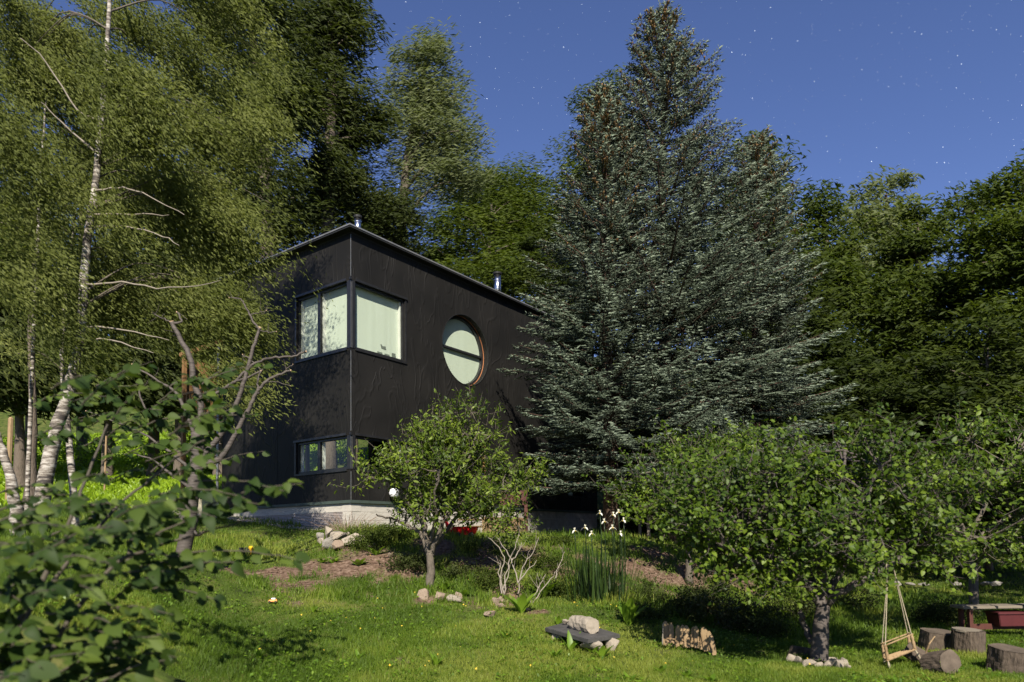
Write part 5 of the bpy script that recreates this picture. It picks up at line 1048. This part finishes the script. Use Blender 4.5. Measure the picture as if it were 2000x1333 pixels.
# ------------------------------------------------------------------ slab with stones
d = 8.35; sp_ = gp(1140, 1262, d); k = d/F
sl = empty('slab_table', sp_, 0, 'black stone slab laid on rough white blocks in the lawn', 'slab')
c = [at(1064, 1226, 8.9), at(1120, 1212, 9.25), at(1211, 1239, 8.45), at(1148, 1249, 7.95)]
c = [q-sp_ for q in c]; zc = np.mean([q[2] for q in c]); 
MB().add([tuple(q) for q in c]+[tuple(q+np.array([0, 0, -.05])) for q in c], [(3, 2, 1, 0), (4, 5, 6, 7), (0, 1, 5, 4), (1, 2, 6, 5), (2, 3, 7, 6), (3, 0, 4, 7)]).build('slab', M['slab'], sl, bevel=.006)
def lump(name, wpos, s, seed, mat, parent=None, rot=(0, 0, 0)):
    o = link(name, rock_mesh(seed, M[mat]), parent); o.location = V3(wpos); o.scale = s; o.rotation_euler = rot; return o
lump('support', at(1155, 1262, 8.12)-sp_, (.17, .12, .12), 5, 'limestone', sl); lump('support', at(1195, 1257, 8.35)-sp_, (.12, .11, .13), 6, 'limestone', sl); lump('support', at(1090, 1246, 8.8)-sp_, (.12, .12, .10), 7, 'limestone', sl)
# cylindrical stone, rough
a = at(1120, 1222, 8.75); b_ = at(1158, 1229, 8.35); ax_ = (b_-a); ln = np.linalg.norm(ax_); rr3 = random.Random(2)
o = MB(); nseg = 9; rings = 12
pts = [a+ax_*i/nseg for i in range(nseg+1)]; o.tube([q+np.array([0, 0, .035]) for q in pts], [.086]+[.100]*(nseg-1)+[.096], 14)
o.v = [tuple(c_+rr3.uniform(-.008, .008) for c_ in v_) for v_ in o.v]; o = o.build('stone_cylinder', M['limestone'], smooth=False, bevel=0); tag(o, 'pale rough cylindrical stone lying on the black slab', 'stone')
o = lump('stone', at(1104, 1216, 8.95)+np.array([0, 0, .01]), (.055, .05, .045), 9, 'limestone'); tag(o, 'small round white stone at the back of the black slab', 'stone')
# ------------------------------------------------------------------ little picket fence
pf = gp(1350, 1255, 8.8); pk_ = empty('picket_fence', pf, 0, 'miniature fence of pale pointed wooden pickets standing crooked in the grass', 'fence')
tops = [(1303, 1223, 13, 1253), (1314, 1226, 9, 1254), (1324, 1230, 10, 1255), (1334, 1230, 10, 1255), (1343, 1231, 11, 1255), (1354, 1233, 10, 1254), (1362, 1232, 9, 1256), (1372, 1235, 8, 1259), (1382, 1234, 13, 1262), (1390, 1242, 9, 1266), (1396, 1248, 8, 1270)]
rk = random.Random(4)
for i, (px, yt, w_, yb) in enumerate(tops):
    dd = 8.85-.045*i; k = dd/F; h_ = (yb-yt+18)*k; w2 = w_*k/2*1.02; th = .018
    o = MB().add([(-w2, 0, 0), (w2, 0, 0), (w2, 0, h_*.84), (w2*.35, 0, h_), (-w2*.35, 0, h_), (-w2, 0, h_*.84)]+[(x_, th, z_) for x_, _, z_ in [(-w2, 0, 0), (w2, 0, 0), (w2, 0, h_*.84), (w2*.35, 0, h_), (-w2*.35, 0, h_), (-w2, 0, h_*.84)]],
       [(0, 1, 2, 3, 4, 5), (11, 10, 9, 8, 7, 6)]+[(j, (j+6), (j+1) % 6+6, (j+1) % 6) for j in range(6)]).build('picket', M['palewood'], pk_)
    q = at(px, yb+10, dd); o.location = V3(q-pf); o.rotation_euler = (rk.uniform(-.1, .1), rk.uniform(-.06, .06)-.012*(i > 7)*i, -.15+rk.uniform(-.15, .15)-(.3 if i > 7 else 0))
a = at(1299, 1247, 8.87)-pf; b_ = at(1394, 1258, 8.45)-pf
MB().tube([a, (a+b_)/2, b_], .010, 5).build('rail', M['palewood'], pk_)
o = MB().tube([at(1294, 1260, 8.8), at(1295, 1218, 8.8)], .007, 5).build('stake', M['twig']); tag(o, 'thin bare stake at the left end of the picket fence', 'stake')
# plank behind orchard trunk
a = at(1571, 1278, 8.55); o = MB().box(-.19, .19, -.03, .03, -.08, .08).build('plank', M['log'], bevel=.008); o.location = V3(a); o.rotation_euler = (.3, .18, .1); tag(o, 'short thick dark board leaning behind the foot of the orchard trunk', 'board')

# ------------------------------------------------------------------ swing
d = 8.0
sw = empty('swing', at(1757, 1290, d), 0, 'small wooden frame swing hanging on pale ropes from the orchard branch', 'swing'); so_ = np.array(sw.location)
def rel(px, py, dd): return at(px, py, dd)-so_
top1 = rel(1734, 1108, 7.95); top2 = rel(1744, 1106, 8.05)
LT = rel(1723, 1257, d+.12); LT2 = rel(1729, 1261, d-.12); RT_ = rel(1773, 1238, d+.22); RT2 = rel(1780, 1240, d-.02)
LB = rel(1727, 1284, d+.12); LB2 = rel(1734, 1290, d-.12); RB = rel(1778, 1267, d+.22); RB2 = rel(1787, 1269, d-.02)
for a, b_ in ((top1, LT), (top1, LT2), (top2, RT_), (top2, RT2)):
    MB().tube([a, (a+b_)/2, b_], .0055, 6).build('rope', M['rope'], sw)
for a, b_ in ((LT, LB), (LT2, LB2), (RT_, RB), (RT2, RB2)):
    pts = [a+(b_-a)*s for s in np.linspace(0, 1.0, 9)]; MB().tube(pts, [.010, .016, .019, .014, .018, .019, .016, .019, .012], 8).build('spindle', M['palewood'], sw, True)
for a, b_ in ((LT, LT2), (RT_, RT2), (LT, RT_), (LT2, RT2), (LB, LB2), (RB, RB2)):
    e = (b_-a)*.06; MB().tube([a-e, b_+e], .008, 6).build('rail', M['palewood'], sw)
for s in np.linspace(0, 1, 5):
    a = LB+(LB2-LB)*s; b_ = RB+(RB2-RB)*s; e = (b_-a)*.05; MB().tube([a-e, b_+e], .011, 5).build('seat_slat', M['palewood'], sw)
for p_, dx in ((LB, -.0), (LB2, .02), (RB, 0.0), (RB2, .06)):
    e = p_+np.array([dx, 0, -.11]); MB().tube([p_, (p_+e)/2, e], [.006, .014, .007], 6).build('tassel', M['rope'], sw)
# knot round the branch
MB().tube(smooth_path([top1+np.array([-.02, 0, 0]), top1+np.array([0, 0, .06]), (top1+top2)/2+np.array([0, 0, .09]), top2+np.array([.01, 0, .05]), top2], 4), .007, 5).build('knot', M['rope'], sw)

# ------------------------------------------------------------------ logs and stumps
def log(px, py, d, rpx, lpx, axis_, lab, seed, name='log', cat='log', grp='logs by the swing'):
    """axis_ = world dir of the log axis"""
    rr_ = random.Random(seed); k = d/F; r_ = rpx*k; L_ = lpx*k; a_ = Vector(axis_).normalized(); N_ = 22; vs = []
    prof = [1+.10*math.sin(2*q+seed)+.06*math.sin(5*q+seed*2)+rr_.uniform(-.03, .03) for q in [2*math.pi*i/N_ for i in range(N_)]]
    S = 6
    for i in range(S+1):
        for j in range(N_): q = 2*math.pi*j/N_; rj = r_*prof[j]*(1+rr_.uniform(-.025, .025)); vs.append((rj*math.cos(q), rj*math.sin(q), -L_/2+L_*i/S))
    fs = [(i*N_+j, i*N_+(j+1) % N_, (i+1)*N_+(j+1) % N_, (i+1)*N_+j) for i in range(S) for j in range(N_)]
    p = at(px, py, d); root = empty(name, p, 0, lab, cat, grp); root.rotation_mode = 'QUATERNION'; root.rotation_quaternion = a_.to_track_quat('Z', 'Y')
    MB().add(vs, fs).build('bark', M['log'], root)
    for s_ in (0, 1):
        cv = [(vs[s_*S*N_+j][0]*.985, vs[s_*S*N_+j][1]*.985, vs[s_*S*N_+j][2]+(.004 if s_ else -.004)) for j in range(N_)]+[(0, 0, (L_/2 if s_ else -L_/2)*1.05)]
        MB().add(cv, [((j, (j+1) % N_, N_) if s_ else ((j+1) % N_, j, N_)) for j in range(N_)]).build('cut_face', M['logend'], root)
log(1836, 1296, 7.6, 25, 44, (.35, -1, .28), 'split log with its rough round face to the front, right of the swing', 1)
log(1797, 1284, 8.1, 16, 55, (-.6, .5, .45), 'small dark log leaning behind the swing seat', 2)
log(1838, 1258, 9.4, 36, 46, (.1, -.1, 1), 'wide upright stump in the shade behind the front log', 3, 'stump', 'stump')
log(1890, 1258, 9.0, 27, 52, (0, 0, 1), 'upright round stump under the grey seat board', 4, 'stump', 'stump')
log(1970, 1292, 7.7, 33, 50, (.05, -.12, 1), 'greyish upright stump at the right edge in front of the bench', 5, 'stump', 'stump')
o = MB().tube([(0, 0, -.012), (0, 0, .012)], .17, 20).build('seat_board', M['greywood']); o.location = V3(at(1889, 1231, 9.0)); o.rotation_euler = (.05, .05, 0); tag(o, 'thin round grey board lying on the stump before the bench', 'board')
o = MB().tube([at(1808, 1276, 7.75), at(1815, 1258, 7.7), at(1826, 1243, 7.7)], [.009, .008, .007], 6).build('stick', M['palewood']); tag(o, 'pale bare stick standing up out of the front log', 'stick')

# ------------------------------------------------------------------ bench with red crate
d = 10.2; bp_ = gp(1950, 1240, d); bench = empty('bench', bp_, 0, 'long low bench with a grey board and dark red legs at the right edge', 'bench')
zt = at(1930, 1182, d)[2]-bp_[2]; xl = at(1868, 1185, d)[0]-bp_[0]
MB().box(xl, xl+1.9, -.16, .16, zt-.04, zt).build('seat', M['greywood'], bench, bevel=.006)
for s in (.10, 1.7):
    for yy in (-.1, .1): MB().box(xl+s, xl+s+.05, yy-.03, yy+.03, -.02, zt-.042).build('leg', M['redwood'], bench)
MB().box(xl+.12, xl+1.72, -.04, .0, .12, .2).build('stretcher', M['redwood'], bench)
cr = empty('crate', at(1968, 1222, d-.05), 0, 'dark red plastic box with a lid standing under the bench', 'box')
MB().add([(-.19, -.13, 0), (.19, -.13, 0), (.19, .13, 0), (-.19, .13, 0), (-.22, -.15, .17), (.22, -.15, .17), (.22, .15, .17), (-.22, .15, .17)], [(0, 3, 2, 1), (4, 5, 6, 7), (0, 1, 5, 4), (1, 2, 6, 5), (2, 3, 7, 6), (3, 0, 4, 7)]).build('body', M['darkred'], cr, bevel=.008)
MB().box(-.235, .235, -.165, .165, .172, .205).build('lid', M['darkred'], cr, bevel=.008)
# pale stones at the edge of the shaded lawn
for i, (px, d_) in enumerate([(1752, 18.5), (1778, 18.2), (1805, 18), (1868, 17.5), (1925, 17.6), (1945, 17.2)]):
    rock(px, 1140, d_, 20, 9, ['pale stone at the back edge of the shaded lawn, leftmost of six', 'second of the six stones along the back edge of the shaded lawn', 'third of the six stones along the back edge of the shaded lawn', 'fourth of the six stones, above the bench end', 'fifth of the six stones, behind the bench', 'last of the six stones behind the bench, nearest the right edge'][i], 'stone', 'stones at the back of the shaded lawn', 120+i, 'rockgrey', name='stone')
# wire fence posts right of the spruce trunk
for i, (px, y0, d_, lab) in enumerate([(1267, 970, 17.5, 'grey weathered fence post right of the bare spruce trunk'), (1250, 985, 18.6, 'thin fence post nearer the bare spruce trunk'), (1392, 985, 17.2, 'grey fence post half hidden by the orchard leaves')]):
    p = gp(px, 1050, d_); z1 = at(px, y0, d_)[2]; o = MB().tube([(0, 0, -.1), (0, 0, z1-p[2])], .045, 7).build('fence_post', M['greywood']); o.location = V3(p); tag(o, lab, 'post', 'posts behind the irises')
fw = empty('wire_fence', gp(1320, 1050, 17.5), 0, 'slack thin wires strung between the weathered posts behind the irises', 'fence')
for k in range(3):
    a = at(1267, 985+18*k, 17.5)-np.array(fw.location); b_ = at(1392, 990+18*k, 17.2)-np.array(fw.location); MB().tube([a, (a+b_)/2+np.array([0, 0, -.05]), b_], .004, 4).build('wire', M['edge'], fw)
# ------------------------------------------------------------------ toys
p = gp(485, 1080, 12.6); ty_ = empty('toy_truck', p+np.array([0, 0, .03]), .6, 'black and yellow plastic toy truck tipped over in the grass', 'toy')
MB().add([(-.13, -.06, 0), (.0, -.06, 0), (.0, .06, 0), (-.13, .06, 0), (-.15, -.07, .13), (.02, -.07, .10), (.02, .07, .10), (-.15, .07, .13)], [(0, 3, 2, 1), (4, 5, 6, 7), (0, 1, 5, 4), (1, 2, 6, 5), (2, 3, 7, 6), (3, 0, 4, 7)]).build('bed', M['black'], ty_, bevel=.008)
MB().add([(.01, -.06, 0), (.14, -.06, 0), (.14, .06, 0), (.01, .06, 0), (.03, -.05, .13), (.09, -.05, .12), (.09, .05, .12), (.03, .05, .13)], [(0, 3, 2, 1), (4, 5, 6, 7), (0, 1, 5, 4), (1, 2, 6, 5), (2, 3, 7, 6), (3, 0, 4, 7)]).build('cab', M['yellow'], ty_, bevel=.008)
for x_ in (-.1, .07):
    for y_ in (-.075, .075): MB().tube([(x_, y_-.015, .01), (x_, y_+.015, .01)], .035, 12).build('wheel', M['black'], ty_)
ty_.rotation_euler = (.5, -.2, .6)
p = gp(533, 1186, 9.9); ty_ = empty('toy_car', p+np.array([0, 0, .03]), .15, 'small orange and white toy car lying in the sunlit grass', 'toy')
MB().add([(-.06, -.03, 0), (.06, -.03, 0), (.06, .03, 0), (-.06, .03, 0), (-.05, -.025, .025), (.055, -.025, .03), (.055, .025, .03), (-.05, .025, .025)], [(0, 3, 2, 1), (4, 5, 6, 7), (0, 1, 5, 4), (1, 2, 6, 5), (2, 3, 7, 6), (3, 0, 4, 7)]).build('body', M['orange'], ty_, bevel=.004)
MB().box(-.02, .035, -.024, .024, .031, .05).build('cab', M['white'], ty_, bevel=.004)
for x_ in (-.04, .04):
    for y_ in (-.033, .033): MB().tube([(x_, y_-.006, .0), (x_, y_+.006, .0)], .015, 10).build('wheel', M['black'], ty_)
